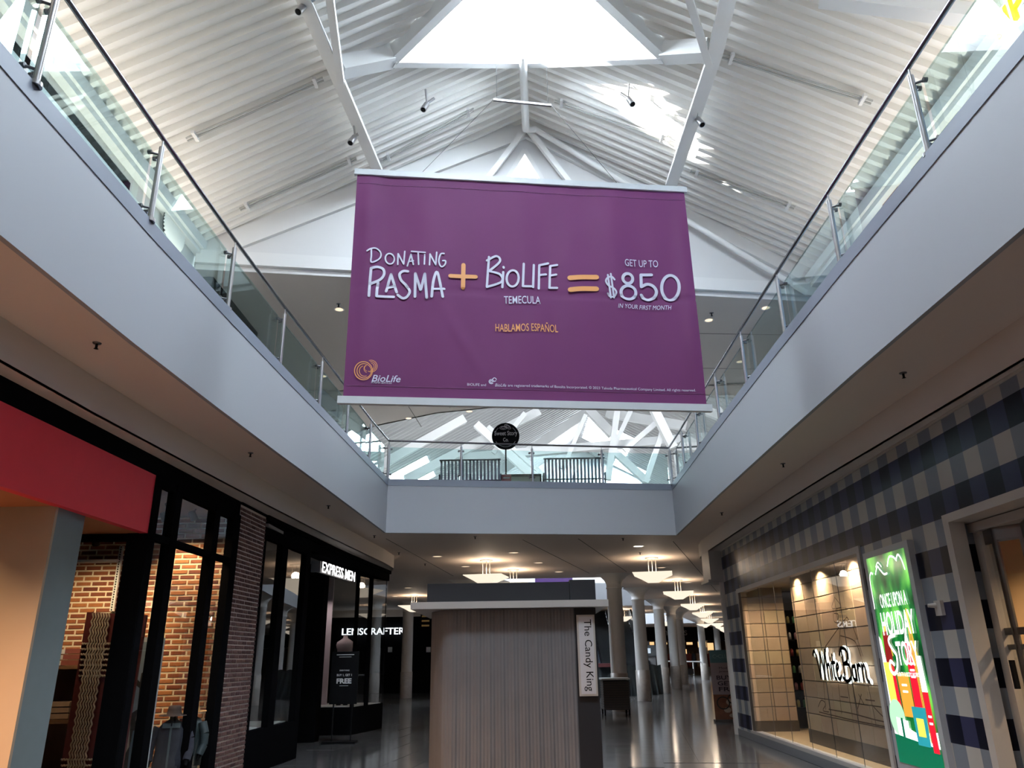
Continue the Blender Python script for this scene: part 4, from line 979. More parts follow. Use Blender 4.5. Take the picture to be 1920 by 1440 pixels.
flat([(243, 1275), (262, 1290), (258, 1330), (236, 1345), (205, 1440), (200, 1470), (260, 1470), (262, 1340), (285, 1320), (283, 1300), (250, 1265)], 0.008, m_prdark, 'tree_print')
flat([(262, 1285), (266, 1262), (280, 1257), (287, 1268), (284, 1282), (272, 1290)], 0.012, m_prdark, 'hat_print')
flat([(268, 1288), (279, 1283), (282, 1300), (275, 1320), (262, 1372), (255, 1350)], 0.012, m_prcream, 'shirt_print')
flat([(250, 1370), (272, 1365), (262, 1420), (252, 1470), (236, 1470), (244, 1400)], 0.012, m_prjean, 'jeans_print')
flat([(236, 1350), (246, 1345), (243, 1400), (226, 1430), (230, 1385)], 0.012, m_prcream, 'dress_print')
# two small clothed display figures with hats
def bust(root, c, mats, rz):
    """jacket body, sleeves, collar, neck form, brimmed hat; c = floor point"""
    jm, hm, sm_, tm = mats
    ca_, sa_ = math.cos(rz), math.sin(rz)
    def T(p): return V((c[0]+p[0]*ca_-p[1]*sa_, c[1]+p[0]*sa_+p[1]*ca_, c[2]+p[2]))
    g = MB(); prof_ = [(0.0, 0.36), (0.20, 0.36), (0.205, 0.45), (0.185, 0.62), (0.19, 0.78), (0.185, 0.88), (0.13, 0.955), (0.07, 0.985), (0.06, 1.0)]
    n = 18; vs = []
    for r, z in prof_:
        for i in range(n):
            a = 2*math.pi*i/n; vs.append(T((r*math.cos(a)*1.0, r*math.sin(a)*0.62*(1+0.05*math.sin(3*a+z*20)), z)))
    g.add(vs, [(j*n+i, j*n+(i+1) % n, (j+1)*n+(i+1) % n, (j+1)*n+i) for j in range(len(prof_)-1) for i in range(n)], True); g.obj('jacket', jm, root)
    for s in (-1, 1):
        g = MB(); pts = [(s*0.17, 0, 0.90), (s*0.235, -0.01, 0.76), (s*0.25, -0.03, 0.62), (s*0.235, -0.09, 0.50)]; rr_ = [0.065, 0.06, 0.055, 0.05]
        for k in range(3): g.tube(T(pts[k]), T(pts[k+1]), rr_[k], 12, rr_[k+1], caps=True)
        g.obj('sleeve', jm, root)
        g = MB(); g.tube(T((s*0.235, -0.09, 0.50)), T((s*0.23, -0.12, 0.44)), 0.034, 10, 0.02); g.obj('glove_form', m_blackm, root)
        g = MB(); g.tube(T((s*0.09, 0, 0.0)), T((s*0.085, 0, 0.40)), 0.055, 10, 0.075); g.obj('trouser_leg', tm, root)
        g = MB(); g.obox(T((s*0.06, -0.11, 0.93)), (ca_, sa_, 0), (0, 0, 1), (-sa_, ca_, 0), 0.05, 0.03, 0.012); g.obj('lapel', sm_, root)
    g = MB(); g.obox(T((0, -0.122, 0.66)), (ca_, sa_, 0), (0, 0, 1), (-sa_, ca_, 0), 0.012, 0.26, 0.006); g.obj('front_seam', sm_, root)
    g = MB(); g.lathe([(0.05, 0.98), (0.048, 1.04)], T((0, 0, 0)), 12); g.obj('neck', m_blackm, root)
    g = MB(); g.lathe([(0.19, 1.045), (0.185, 1.06), (0.10, 1.055), (0.088, 1.12), (0.08, 1.165), (0.055, 1.175), (0.0, 1.16)], T((0, 0, 0)), 24); g.lathe([(0.19, 1.045), (0.09, 1.04), (0, 1.04)], T((0, 0, 0)), 24); g.obj('hat', hm, root)
m_felt1 = mat('brown_felt', (0.09, 0.055, 0.045), 0.9); m_felt2 = mat('tan_felt', (0.55, 0.27, 0.09), 0.9); m_navyp = mat('navy_plaid', (0.035, 0.035, 0.05), 0.9, noise=0.5, nscale=14); m_denim = mat('dark_teal_leather', (0.03, 0.045, 0.05), 0.5, noise=0.4, nscale=14); m_pinkc = mat('red_lining', (0.25, 0.04, 0.04), 0.8); m_greyc = mat('grey_denim', (0.12, 0.15, 0.16), 0.8)
c = aty(314, 1440, 11.25); b1 = thing('clothing_form', 'small mannequin in dark plaid jacket and brown hat at the bottom of the brick window', 'mannequin', (c.x, 11.25, 0.0)); bust(b1, (c.x, 11.25, 0.0), (m_navyp, m_felt1, m_greyc, m_prdark), 0.25)
c = aty(346, 1440, 11.7); b2 = thing('clothing_form', 'small shop mannequin in teal leather jacket and tan hat, behind the brown hatted one', 'mannequin', (c.x, 11.75, 0.0)); bust(b2, (c.x, 11.75, 0.02), (m_denim, m_felt2, m_pinkc, m_greyc), -0.2)
# folded clothes shelf seen left of the hanging
sh = thing('clothes_shelf', 'dark wooden shelf of folded clothes seen beside the slate pier', 'shelf', (-6.4, 11.0, 0))
g = MB(); g.box(-7.6, -5.75, 11.0, 11.6, 0.98, 1.03); g.box(-7.6, -5.75, 11.0, 11.6, 1.66, 1.7); g.box(-7.6, -5.75, 11.0, 11.6, 0, 0.06); g.box(-5.80, -5.75, 11.0, 11.6, 0, 1.7); g.box(-7.6, -5.75, 11.58, 11.6, 0, 1.9); g.obj('board', mat('brown_wood', (0.16, 0.08, 0.04), 0.6, noise=0.2), sh)
fk = 0
for (x, z, col, what) in [(-6.7, 1.04, (0.05, 0.05, 0.06), 'black folded jeans on the middle board of the clothes shelf'), (-6.15, 1.04, (0.30, 0.20, 0.14), 'brown folded shirts on the middle board of the clothes shelf'), (-6.5, 1.71, (0.5, 0.5, 0.48), 'pale folded cap stack on top of the clothes shelf'), (-6.05, 1.71, (0.20, 0.05, 0.04), 'red folded top on the clothes shelf'), (-6.6, 0.07, (0.24, 0.13, 0.05), 'brown basket of goods at the bottom of the clothes shelf'), (-6.1, 0.07, (0.30, 0.18, 0.08), 'tan box of goods at the bottom of the clothes shelf')]:
    t = thing('folded_clothes', what, 'clothes', (x, 11.25, z), 'goods on the clothes shelf')
    for k in range(3):
        g = MB(); g.box(x-0.16+0.01*k, x+0.16-0.008*k, 11.05+0.01*k, 11.45, z+k*0.075, z+k*0.075+0.06); g.obj('layer', mat('cloth_%d' % fk, col, 0.9, noise=0.2, nscale=10), t)
    fk += 1

# ---------------------------------------------------------------- the black fronted men's shop
ex = thing('black_shopfront', 'black shopfront with tall windows to the right of the brick pillar', 'shopfront', (-4.3, 15, 0))
EP = [(-4.36, 13.40), (-4.19, 15.95), (-4.10, 17.6), (-3.85, 20.4), (-3.62, 22.6)]
g = MB()
for A, B in zip(EP[:-1], EP[1:]): g.wallseg(A, B, 3.87, 4.15, 0.35, 1)
for A, B in zip(EP[:-1], EP[1:]):
    g.wallseg((A[0]+0.05, A[1]), (B[0]+0.05, B[1]), 4.06, 4.15, 0.1, 1)
g.obj('header', m_black, ex)
def seg(A, B, f0, f1): return (A[0]+(B[0]-A[0])*f0, A[1]+(B[1]-A[1])*f0), (A[0]+(B[0]-A[0])*f1, A[1]+(B[1]-A[1])*f1)
A, B = EP[0], EP[1]
g = MB(); g.wallseg(A, B, 0, 0.66, 0.12, 1); g.obj('base_panel', m_black, ex)
for f0, f1 in ((0, .05), (.37, .48), (.90, 1.0)): g = MB(); a, b = seg(A, B, f0, f1); g.wallseg(a, b, 0.66, 3.87, 0.12, 1); g.obj('mullion', m_black, ex)
g = MB(); g.wallseg(A, B, 3.76, 3.87, 0.10, 1); g.obj('head_rail', m_black, ex)
for f0, f1 in ((.05, .37), (.48, .90)): g = MB(); a, b = seg(A, B, f0, f1); g.quad((a[0]-.06, a[1], .66), (b[0]-.06, b[1], .66), (b[0]-.06, b[1], 3.76), (a[0]-.06, a[1], 3.76)); g.obj('pane', m_glass, ex)
g = MB(); g.box(-7.5, -4.25, 15.86, 15.95, 0, 3.87); g.obj('return_wall', m_black, ex)
g = MB(); g.box(-5.08, -4.60, 18.95, 19.4, 0, 3.95); g.obj('portal_post', m_black, ex)
g = MB(); g.box(-7.5, -4.42, 13.5, 15.86, 0.60, 0.66); g.obj('display_floor', mat('pale_floor', (0.5, 0.48, 0.45), 0.5), ex)
g = MB(); g.box(-7.6, -7.5, 13.4, 22.6, 0, 4.1); g.box(-7.5, -4.4, 13.38, 13.45, 0, 4.1); g.obj('inner_wall', m_intgrey, ex)
g = MB(); g.box(-7.6, -4.3, 13.4, 22.6, 3.95, 4.0); g.obj('inner_ceiling', mat('dim_ceiling', (0.18, 0.17, 0.16), 0.7), ex)
g = MB(); g.box(-5.9, -5.2, 15.3, 15.36, 0.66, 2.9); g.obj('grey_panel', mat('display_grey', (0.35, 0.34, 0.34), 0.6), ex)
g = MB(); 
for a_ in ((-5.75, -5.70, 1.2, 2.1), (-5.30, -5.25, 1.2, 2.1), (-5.75, -5.25, 1.2, 1.25), (-5.75, -5.25, 2.05, 2.1)): g.box(a_[0], a_[1], 15.25, 15.30, a_[2], a_[3])
g.obj('picture_frame', m_blackm, ex)
# far window box
W0, W1, W2_ = (-5.45, 20.75), (-4.12, 20.62), (-3.66, 22.55)
g = MB(); g.prism([(-7.5, 20.85), W0, W1, W2_, (-7.5, 22.6)], 0, 0.63); g.obj('window_base', m_black, ex)
g = MB(); g.prism([(-7.5, 20.9), (-5.45, 20.8), (-4.15, 20.68), (-3.72, 22.5), (-7.5, 22.5)], 0.63, 0.645); g.obj('window_floor', mat('pale_floor', (0.5, 0.48, 0.45), 0.5), ex)
for p_, r_ in ((W1, .045), ((-3.92, 21.45), .05), ((-3.68, 22.5), .012)):
    g = MB(); g.box(p_[0]-r_, p_[0]+r_, p_[1]-r_, p_[1]+r_, 0.63, 3.9); g.obj('mullion', m_black, ex)
g = MB(); g.quad((W0[0], W0[1], .63), (W1[0], W1[1], .63), (W1[0], W1[1], 3.9), (W0[0], W0[1], 3.9)); g.obj('pane', m_glass, ex)
g = MB(); g.quad((W1[0], W1[1], .63), (W2_[0], W2_[1], .63), (W2_[0], W2_[1], 3.9), (W1[0], W1[1], 3.9)); g.obj('pane', m_glass, ex)
a = aty(603, 1080, 21.7); b = aty(627, 1080, 21.7)
g = MB(); g.box(a.x-0.05, b.x, 21.7, 21.76, 0.645, 3.9); g.obj('pink_panel', mat('pinkish_panel', (0.62, 0.50, 0.52), 0.6), ex)
spot((a.x+0.5, 20.95, 3.8), 60, (1, 0.88, 0.88), 1.3, 0.8, (a.x+0.1, 21.7, 1.6), 0.03)
spot((-5.2, 14.6, 3.85), 14, (1, 0.9, 0.8), 1.7, 0.8, (-5.4, 15.0, 0.6), 0.03)
mn = thing('suit_mannequin', 'headless torso form in a pale pink suit jacket inside the far black framed window', 'mannequin', (-4.6, 21.3, 0.645))
c = aty(640, 1322, 21.2)
def TP(x, y, z): return V((c.x+x, 21.25+y, z))
g = MB(); n = 16; prof_ = [(0.20, 1.55), (0.21, 1.75), (0.18, 2.05), (0.215, 2.25), (0.235, 2.37), (0.215, 2.44), (0.12, 2.50), (0.062, 2.54), (0.055, 2.62)]
vs = [TP(r*math.cos(2*math.pi*i/n), r*0.6*math.sin(2*math.pi*i/n), z-0.25) for r, z in prof_ for i in range(n)]
g.add(vs, [(j*n+i, j*n+(i+1) % n, (j+1)*n+(i+1) % n, (j+1)*n+i) for j in range(len(prof_)-1) for i in range(n)], True); g.obj('jacket', mat('pale_pink_cloth', (0.55, 0.42, 0.42), 0.8), mn)
for s in (-1, 1):
    g = MB(); g.tube(TP(s*0.21, 0, 2.03), TP(s*0.26, -0.02, 1.65), 0.06, 10, 0.05); g.tube(TP(s*0.26, -0.02, 1.65), TP(s*0.25, -0.1, 1.35), 0.05, 10, 0.042); g.obj('sleeve', m_blackm if s < 0 else mat('pale_pink_cloth', (0.55, 0.42, 0.42), 0.8), mn)
    g = MB(); g.tube(TP(s*0.09, 0, 0.65), TP(s*0.09, 0, 1.38), 0.06, 10, 0.09); g.obj('trouser_leg', m_blackm, mn)
# sign letters
es = thing('shop_name_sign', 'glowing white EXPRESS MEN letters over the black shop entrance', 'sign', (-4.0, 18, 3.6))
A, B = (-4.12, 16.6), (-3.80, 19.4)
o_ = onpl(604, 1073, A, B); o2 = onpl(665, 1092, A, B); ot = onpl(604, 1052, A, B)
u = V((B[0]-A[0], B[1]-A[1], 0)).normalized(); hh = ot.z-o_.z
g = MB(); text_on(g, 'EXPRESS MEN', o_, u, (0, 0, 1), (o2-o_).dot(u), hh, u.cross(V((0, 0, 1))), depth=0.012, offset=0.004); g.obj('lettering', mat('white_glow_bright', (1, 1, 1), 0.5, emis=1.5, emcol=(1, .98, .97)), es)
g = MB(); nn = u.cross(V((0, 0, 1))); g.obox(o_+u*(-0.06)+V((0, 0, hh/2))-nn*0.12, u, (0, 0, 1), nn, 0.03, hh/2, 0.10); g.obox((o_+o2)/2+V((0, 0, hh*0.3))-nn*0.14, u, (0, 0, 1), nn, (o2-o_).length/2, 0.05, 0.03); g.obj('backing', mat('sign_side_grey', (0.25, 0.25, 0.25), 0.5), es)
# free standing sale sign
ss = thing('sale_stand', 'black floor standing sale sign reading BUY 1, GET 1 FREE outside the black shop', 'sign', (-3.9, 18.6, 0))
Y = 18.6; a = aty(622, 1222, Y); b = aty(667, 1320, Y); cb = aty(605, 1390, Y); ce_ = aty(668, 1390, Y)
g = MB(); g.box(b.x-0.60, b.x+0.02, Y-0.015, Y+0.015, b.z, a.z); g.obj('board', m_blackm, ss)
for x in (b.x-0.50, b.x-0.08): g = MB(); g.box(x-0.015, x+0.015, Y-0.012, Y+0.012, 0.04, b.z); g.obj('upright', m_blackm, ss)
g = MB(); g.box(cb.x, ce_.x, Y-0.18, Y+0.18, 0, 0.045); g.obj('foot_plate', m_blackm, ss)
m_signw = mat('sign_white_print', (0.80, 0.80, 0.80), 0.5)
g = MB(); cx_ = b.x-0.29; yy = Y-0.018
for s, w_, z, h_, of in (('EVERYTHING', .22, 1.50, .030, .01), ('BUY 1, GET 1', .34, 1.385, .055, .015), ('FREE', .34, 1.235, .11, .04)):
    text_on(g, s, (cx_-w_/2, yy, z), (1, 0, 0), (0, 0, 1), w_, h_, n=(0, -1, 0), offset=of)
g.obj('lettering', m_signw, ss)
g = MB(); g.box(cx_-.10, cx_+.10, yy, yy+.002, 1.185, 1.192); g.box(cx_-.20, cx_+.20, yy, yy+.002, 1.845, 1.86); g.box(cx_-.14, cx_+.14, yy, yy+.002, 1.80, 1.808); g.obj('fine_print_line', m_signw, ss)
# ================================================================ RIGHT SHOP (gingham front)
def xr(y): return 4.68+(y-6.5)*0.03206
def gingham():
    m = bpy.data.materials.new('gingham_wall'); m.use_nodes = True; nt = m.node_tree; b = nt.nodes['Principled BSDF']
    tc = nt.nodes.new('ShaderNodeTexCoord'); sx = nt.nodes.new('ShaderNodeSeparateXYZ'); nt.links.new(tc.outputs['Object'], sx.inputs[0])
    def stripe(out, off, per):
        a = nt.nodes.new('ShaderNodeMath'); a.operation = 'SUBTRACT'; a.inputs[1].default_value = off; nt.links.new(out, a.inputs[0])
        d = nt.nodes.new('ShaderNodeMath'); d.operation = 'DIVIDE'; d.inputs[1].default_value = per*2; nt.links.new(a.outputs[0], d.inputs[0])
        f = nt.nodes.new('ShaderNodeMath'); f.operation = 'FRACT'; nt.links.new(d.outputs[0], f.inputs[0])
        g = nt.nodes.new('ShaderNodeMath'); g.operation = 'GREATER_THAN'; g.inputs[1].default_value = 0.5; nt.links.new(f.outputs[0], g.inputs[0]); return g.outputs[0]
    zr = stripe(sx.outputs['Z'], 3.10, 0.2915); yr = stripe(sx.outputs['Y'], 8.70, 0.2865)
    def mix(f, c0, c1):
        x = nt.nodes.new('ShaderNodeMix'); x.data_type = 'RGBA'; nt.links.new(f, x.inputs[0])
        for i, c in ((6, c0), (7, c1)):
            if hasattr(c, 'default_value') or not isinstance(c, tuple): nt.links.new(c, x.inputs[i])
            else: x.inputs[i].default_value = (*c, 1)
        return x.outputs[2]
    light = mix(yr, (0.42, 0.40, 0.365), (0.19, 0.21, 0.245)); navy = mix(yr, (0.036, 0.038, 0.085), (0.006, 0.007, 0.016))
    nt.links.new(mix(zr, navy, light), b.inputs['Base Color']); b.inputs['Roughness'].default_value = 0.3; b.inputs['Specular IOR Level'].default_value = 0.10
    nz = nt.nodes.new('ShaderNodeTexNoise'); nz.inputs['Scale'].default_value = 0.9; nt.links.new(tc.outputs['Object'], nz.inputs['Vector'])
    bp = nt.nodes.new('ShaderNodeBump'); bp.inputs['Strength'].default_value = 0.10; bp.inputs['Distance'].default_value = 0.1
    nt.links.new(nz.outputs['Fac'], bp.inputs['Height']); nt.links.new(bp.outputs['Normal'], b.inputs['Normal'])
    return m
m_ging = gingham()
m_trimw = mat('off_white_trim', (0.50, 0.46, 0.42), 0.5, noise=0.03)
m_stone = mat('beige_stone_tile', (0.50, 0.38, 0.26), 0.5, noise=0.10, nscale=5, rand=0.10)
m_grout = mat('dark_grout', (0.10, 0.07, 0.05), 0.8)
def rbox(mb, y0, y1, z0, z1, d0=0.0, d1=0.14):
    # slab of the facade: d0 in front (towards corridor negative x), d1 behind
    return mb.prism([(xr(y0)+d0, y0), (xr(y0)+d1, y0), (xr(y1)+d1, y1), (xr(y1)+d0, y1)], z0, z1)
rf_ = thing('gingham_shopfront', 'navy and cream gingham checked shopfront along the right side', 'shopfront', (4.8, 12, 0))
g = MB(); rbox(g, -12, 19.15, 3.10, 4.12); g.obj('upper_wall', m_ging, rf_)
g = MB(); rbox(g, 8.44, 10.83, 0.0, 3.10); g.obj('pier_wall', m_ging, rf_)
g = MB(); rbox(g, 17.9, 19.15, 0.0, 3.10); g.obj('end_wall', m_ging, rf_)
g = MB(); g.box(4.80, 5.02, 8.44, 8.50, 0.0, 3.06); g.obj('recess_wall', m_ging, rf_)
g = MB(); rbox(g, -12, 19.15, 4.12, 4.15, -0.02, 0.14); g.obj('top_strip', m_trimw, rf_)
def trimrect(y0, y1, z0, z1, nm, m=m_trimw, d0=-0.03, d1=0.12): g = MB(); rbox(g, y0, y1, z0, z1, d0, d1); return g.obj(nm, m, rf_)
trimrect(10.80, 17.92, 3.03, 3.12, 'window_trim'); trimrect(10.80, 10.90, 0.2, 3.03, 'window_trim'); trimrect(17.72, 17.92, 0.0, 3.03, 'window_trim', d0=-0.01, d1=0.10)
trimrect(10.80, 17.92, 0.14, 0.20, 'window_sill'); trimrect(8.30, 19.15, 0.0, 0.14, 'plinth', mat('grey_plinth', (0.20, 0.20, 0.21), 0.4))
trimrect(-2, 8.44, 3.03, 3.12, 'door_trim', d0=-0.03, d1=0.35); trimrect(8.32, 8.44, 0.0, 3.03, 'door_trim', d0=-0.03, d1=0.14)
g = MB(); g.tube((xr(19.3)+0.04, 19.28, 0), (xr(19.3)+0.04, 19.28, 3.42), 0.125, 24); g.obj('corner_pilaster', m_trimw, rf_)
g = MB(); g.box(4.78, 5.35, 19.15, 19.9, 3.45, 4.15); g.box(4.72, 5.4, 19.15, 19.95, 3.40, 3.46); g.obj('pilaster_cap', m_trimw, rf_)
for i in range(6):
    y0 = 10.9+1.1*i; y1 = y0+1.1
    g = MB(); g.quad((xr(y0)+.05, y0, .2), (xr(y0)+.05, y0, 3.03), (xr(y1)+.05, y1, 3.03), (xr(y1)+.05, y1, .2)); g.obj('pane', m_glass, rf_)
    if i: g = MB(); g.box(xr(y0)+.048, xr(y0)+.056, y0-.004, y0+.004, .2, 3.03); g.obj('glass_joint', m_darksteel, rf_)
# display room behind the window
g = MB(); g.prism([(xr(10.85)+.12, 10.85), (9, 10.85), (9, 18.5), (xr(18.4)+.12, 18.4)], 0.14, 0.19); g.obj('display_floor', mat('tan_display_floor', (0.45, 0.33, 0.20), 0.5, noise=0.1), rf_)
g = MB(); g.prism([(xr(10.85)+.14, 10.85), (9, 10.85), (9, 18.5), (xr(18.4)+.14, 18.4)], 3.12, 3.16); g.obj('display_ceiling', mat('tan_display_ceiling', (0.50, 0.42, 0.32), 0.6), rf_)
def xp(y): return xr(y)+0.42
tw = thing('tiled_display_wall', 'beige stone tiled display wall behind the shop window carrying the script sign', 'wall', (xp(13), 13, 0.2))
Y0, Y1 = 10.9, 15.45
g = MB(); g.prism([(xp(Y0)+.012, Y0), (xp(Y0)+.2, Y0), (xp(Y1)+.2, Y1), (xp(Y1)+.012, Y1)], 0.19, 3.12); g.obj('backing', m_grout, tw)
g = MB(); g.prism([(xp(Y0)-.01, Y0), (xp(Y0)+.0, Y0), (xp(Y1)+.0, Y1), (xp(Y1)-.01, Y1)], 0.19, 0.42); g.obj('skirting', mat('dark_skirting', (0.08, 0.065, 0.05), 0.5), tw)
def tile_piece(w_, h_, nm='stone_tile'):
    k = MB(); c = 0.006
    k.add([(0, -w_/2, -h_/2), (0, w_/2, -h_/2), (0, w_/2, h_/2), (0, -w_/2, h_/2), (-.012, -w_/2+c, -h_/2+c), (-.012, w_/2-c, -h_/2+c), (-.012, w_/2-c, h_/2-c), (-.012, -w_/2+c, h_/2-c)],
          [(7, 6, 5, 4)]+[(4+i, 4+(i+1) % 4, (i+1) % 4, i) for i in range(4)])
    me = k.mesh(nm); me.materials.append(m_stone); return me
tw_, th_ = 0.745, 0.272; tm_ = tile_piece(tw_, th_)
aR = -math.atan(0.03206)
for j in range(10):
    for i in range(6):
        y = Y0+0.02+(i+.5)*(tw_+.012)
        if y+tw_/2 < Y1+.05: piece('stone_tile', tm_, tw, (xp(y)+.010, y, 0.43+(j+.5)*(th_+.009)-0.02), aR)
tl_ = thing('tiled_return_wall', 'beige stone tiled panel at the far left end of the shop window', 'wall', (5.5, 17.6, 0.2))
g = MB(); g.box(5.02, 5.95, 17.62, 17.8, 0.19, 3.12); g.obj('backing', m_grout, tl_); g = MB(); g.box(5.02, 5.95, 17.60, 17.62, 0.19, 0.40); g.obj('skirting', mat('dark_skirting', (0.08, 0.065, 0.05), 0.5), tl_)
tm2 = tile_piece(0.452, 0.272)
for j in range(10):
    for i in range(2): piece('stone_tile', tm2, tl_, (5.25+i*0.462, 17.62, 0.41+(j+.5)*(.281)-0.02), math.pi/2)
# dark shop shelves seen in the gap
ds = thing('dark_display_shelves', 'narrow dark shelves of small bottles in the gap of the tiled wall', 'shelf', (6.3, 18.2, 0.2))
g = MB(); g.box(5.95, 9, 18.3, 18.4, 0.19, 3.1); g.obj('back', m_dark, ds)
for z in (0.6, 0.95, 1.3, 1.65, 2.0, 2.35): g = MB(); g.box(5.97, 7.6, 18.0, 18.3, z, z+0.025); g.obj('board', m_blackm, ds)
cols_ = [(0.5, 0.1, 0.1), (0.6, 0.5, 0.2), (0.1, 0.3, 0.15), (0.6, 0.6, 0.6), (0.5, 0.25, 0.3)]
bp_ = None
for r, z in enumerate((0.6, 0.95, 1.3, 1.65, 2.0, 2.35)):
    for k in range(4):
        x = 6.03+k*0.13; t = thing('lotion_bottle', 'small bottle in the tiled wall gap, ' + ORD[k] + ' from the left on the ' + ORD[r] + ' board up', 'bottle', (x, 18.1, z+.025), 'bottles on the dark display shelves')
        mb = MB(); mb.lathe([(0, 0), (.035, 0), (.035, .12), (.02, .15), (.012, .155)], (x, 18.1, z+.026), 10); mb.obj('body', mat('bottle_%d' % ((r*3+k) % 5), cols_[(r*3+k) % 5], 0.3), t)
        mb = MB(); mb.lathe([(.014, .15), (.014, .19), (0, .19)], (x, 18.1, z+.026), 8); mb.obj('cap', m_blackm, t)
for x, y, e in ((5.45, 12.2, 150), (5.5, 13.7, 130), (5.55, 15.0, 120), (5.5, 16.8, 170), (6.6, 17.3, 30)):
    recessed((x-0.33, y, 3.118), 0.05, m_lamp, 'small recessed lamp in the shop window ceiling, ' + {12.2: 'nearest the green lightbox', 13.7: 'second from the green lightbox', 15.0: 'third from the green lightbox', 16.8: 'over the far left tiled panel', 17.3: 'over the dark shelves'}[y], group='lamps in the right shop window')
    spot((x-0.33, y, 3.10), e*1.2, (1, 0.74, 0.48), 2.5, 0.9, (x+0.05, y, 0), 0.03)
# script sign with halo
PA, PB = (xp(10)-.06, 10), (xp(16)-.06, 16)
wb = thing('halo_script_sign', 'black halo lit White Barn script lettering on the beige tiled wall', 'sign', (xp(14)-.06, 14, 1.5))
pl_, pr_ = onpl(1532, 1247, PA, PB), onpl(1634, 1262, PA, PB); ztop, zbot = onpl(1560, 1216, PA, PB).z, onpl(1590, 1277, PA, PB).z
u = V((PA[0]-PB[0], PA[1]-PB[1], 0)).normalized(); nn = V((-1, 0.032, 0)).normalized()
W_ = (pr_-pl_).dot(u); o_ = V((pl_.x, pl_.y, zbot))
SC = [[(0.0,.80),(.03,.92),(.06,.85),(.10,.30),(.11,.05)],[(.11,.05),(.16,.88)],[(.16,.88),(.19,.45),(.20,.04)],[(.20,.04),(.25,.75),(.29,.97)],   # W
      [(.27,.95),(.27,.05)],[(.27,.35),(.30,.50),(.325,.42),(.325,.05)],                # h
      [(.36,.48),(.36,.08)],[(.362,.66),(.363,.70)],                                    # i
      [(.405,.80),(.40,.15),(.43,.05)],[(.375,.55),(.44,.56)],                          # t
      [(.455,.30),(.50,.42),(.485,.52),(.455,.38),(.465,.10),(.50,.06),(.53,.15)],      # e
      [(.60,.98),(.595,.05)],[(.55,.80),(.60,1.0),(.69,.92),(.68,.62),(.61,.52)],[(.61,.52),(.70,.48),(.71,.15),(.63,.0),(.56,.10)],   # B
      [(.80,.45),(.75,.42),(.745,.12),(.79,.08),(.80,.45)],[(.80,.48),(.805,.06)],      # a
      [(.84,.50),(.84,.05)],[(.84,.35),(.865,.50),(.89,.46)],                           # r
      [(.915,.50),(.915,.05)],[(.915,.35),(.945,.50),(.965,.40),(.965,.12),(1.0,.02)]]  # n
for nm, off, wd, m_ in (('halo', 0.012, 0.080, mat('halo_glow', (1, 1, 1), 0.5, emis=1.5, emcol=(0.95, 1, 0.93))), ('lettering', 0.05, 0.056, m_black)):
    g = MB()
    for s in SC:
        vs, fs = ribbon([(x*W_, y*(ztop-zbot)) for x, y in s], wd)
        g.add([o_+u*v.x+V((0, 0, v.y))+nn*off for v in vs], fs)
    g.obj(nm, m_, wb)
# engraved barn drawing
bd = thing('barn_drawing', 'thin brown line drawing of a barn and steeple on the tiled display wall', 'drawing', (xp(14)-.02, 14, 1.5))
PA2, PB2 = (xp(10)-.008, 10), (xp(16)-.008, 16)
LNS = [[(1565,1112),(1566,1122),(1562,1140),(1579,1138),(1567,1120)],[(1564,1142),(1566,1165),(1578,1168)],[(1577,1140),(1578,1168)],[(1549,1213),(1578,1172),(1590,1157)],[(1578,1172),(1574,1222)],[(1578,1192),(1604,1202),(1616,1230)],[(1590,1157),(1603,1180),(1620,1230)],
       [(1546,1278),(1550,1330)],[(1573,1275),(1580,1338)],[(1590,1280),(1600,1342)],[(1630,1285),(1645,1360)],[(1578,1306),(1592,1308)],[(1556,1330),(1600,1338),(1645,1350),(1680,1357)],[(1538,1335),(1600,1350),(1680,1366)],[(1604,1300),(1612,1340)],[(1617,1302),(1610,1330)],[(1612,1302),(1622,1320)],[(1640,1325),(1660,1345),(1680,1352)],[(1536,1325),(1542,1313),(1550,1320),(1545,1332),(1556,1335)],[(1587,1280),(1632,1286)],[(1566,1150),(1574,1152),(1573,1162)],[(1625,1312),(1642,1314)]]
g = MB()
for s in LNS:
    P_ = [onpl(x, y, PA2, PB2) for x, y in s]; pts = [((p-o_).dot(u), p.z-o_.z) for p in P_]
    vs, fs = ribbon(pts, 0.018); g.add([o_+u*v.x+V((0, 0, v.y))+nn*(-0.035) for v in vs], fs)
g.obj('line_work', mat('engraved_brown', (0.09, 0.05, 0.03), 0.8), bd)
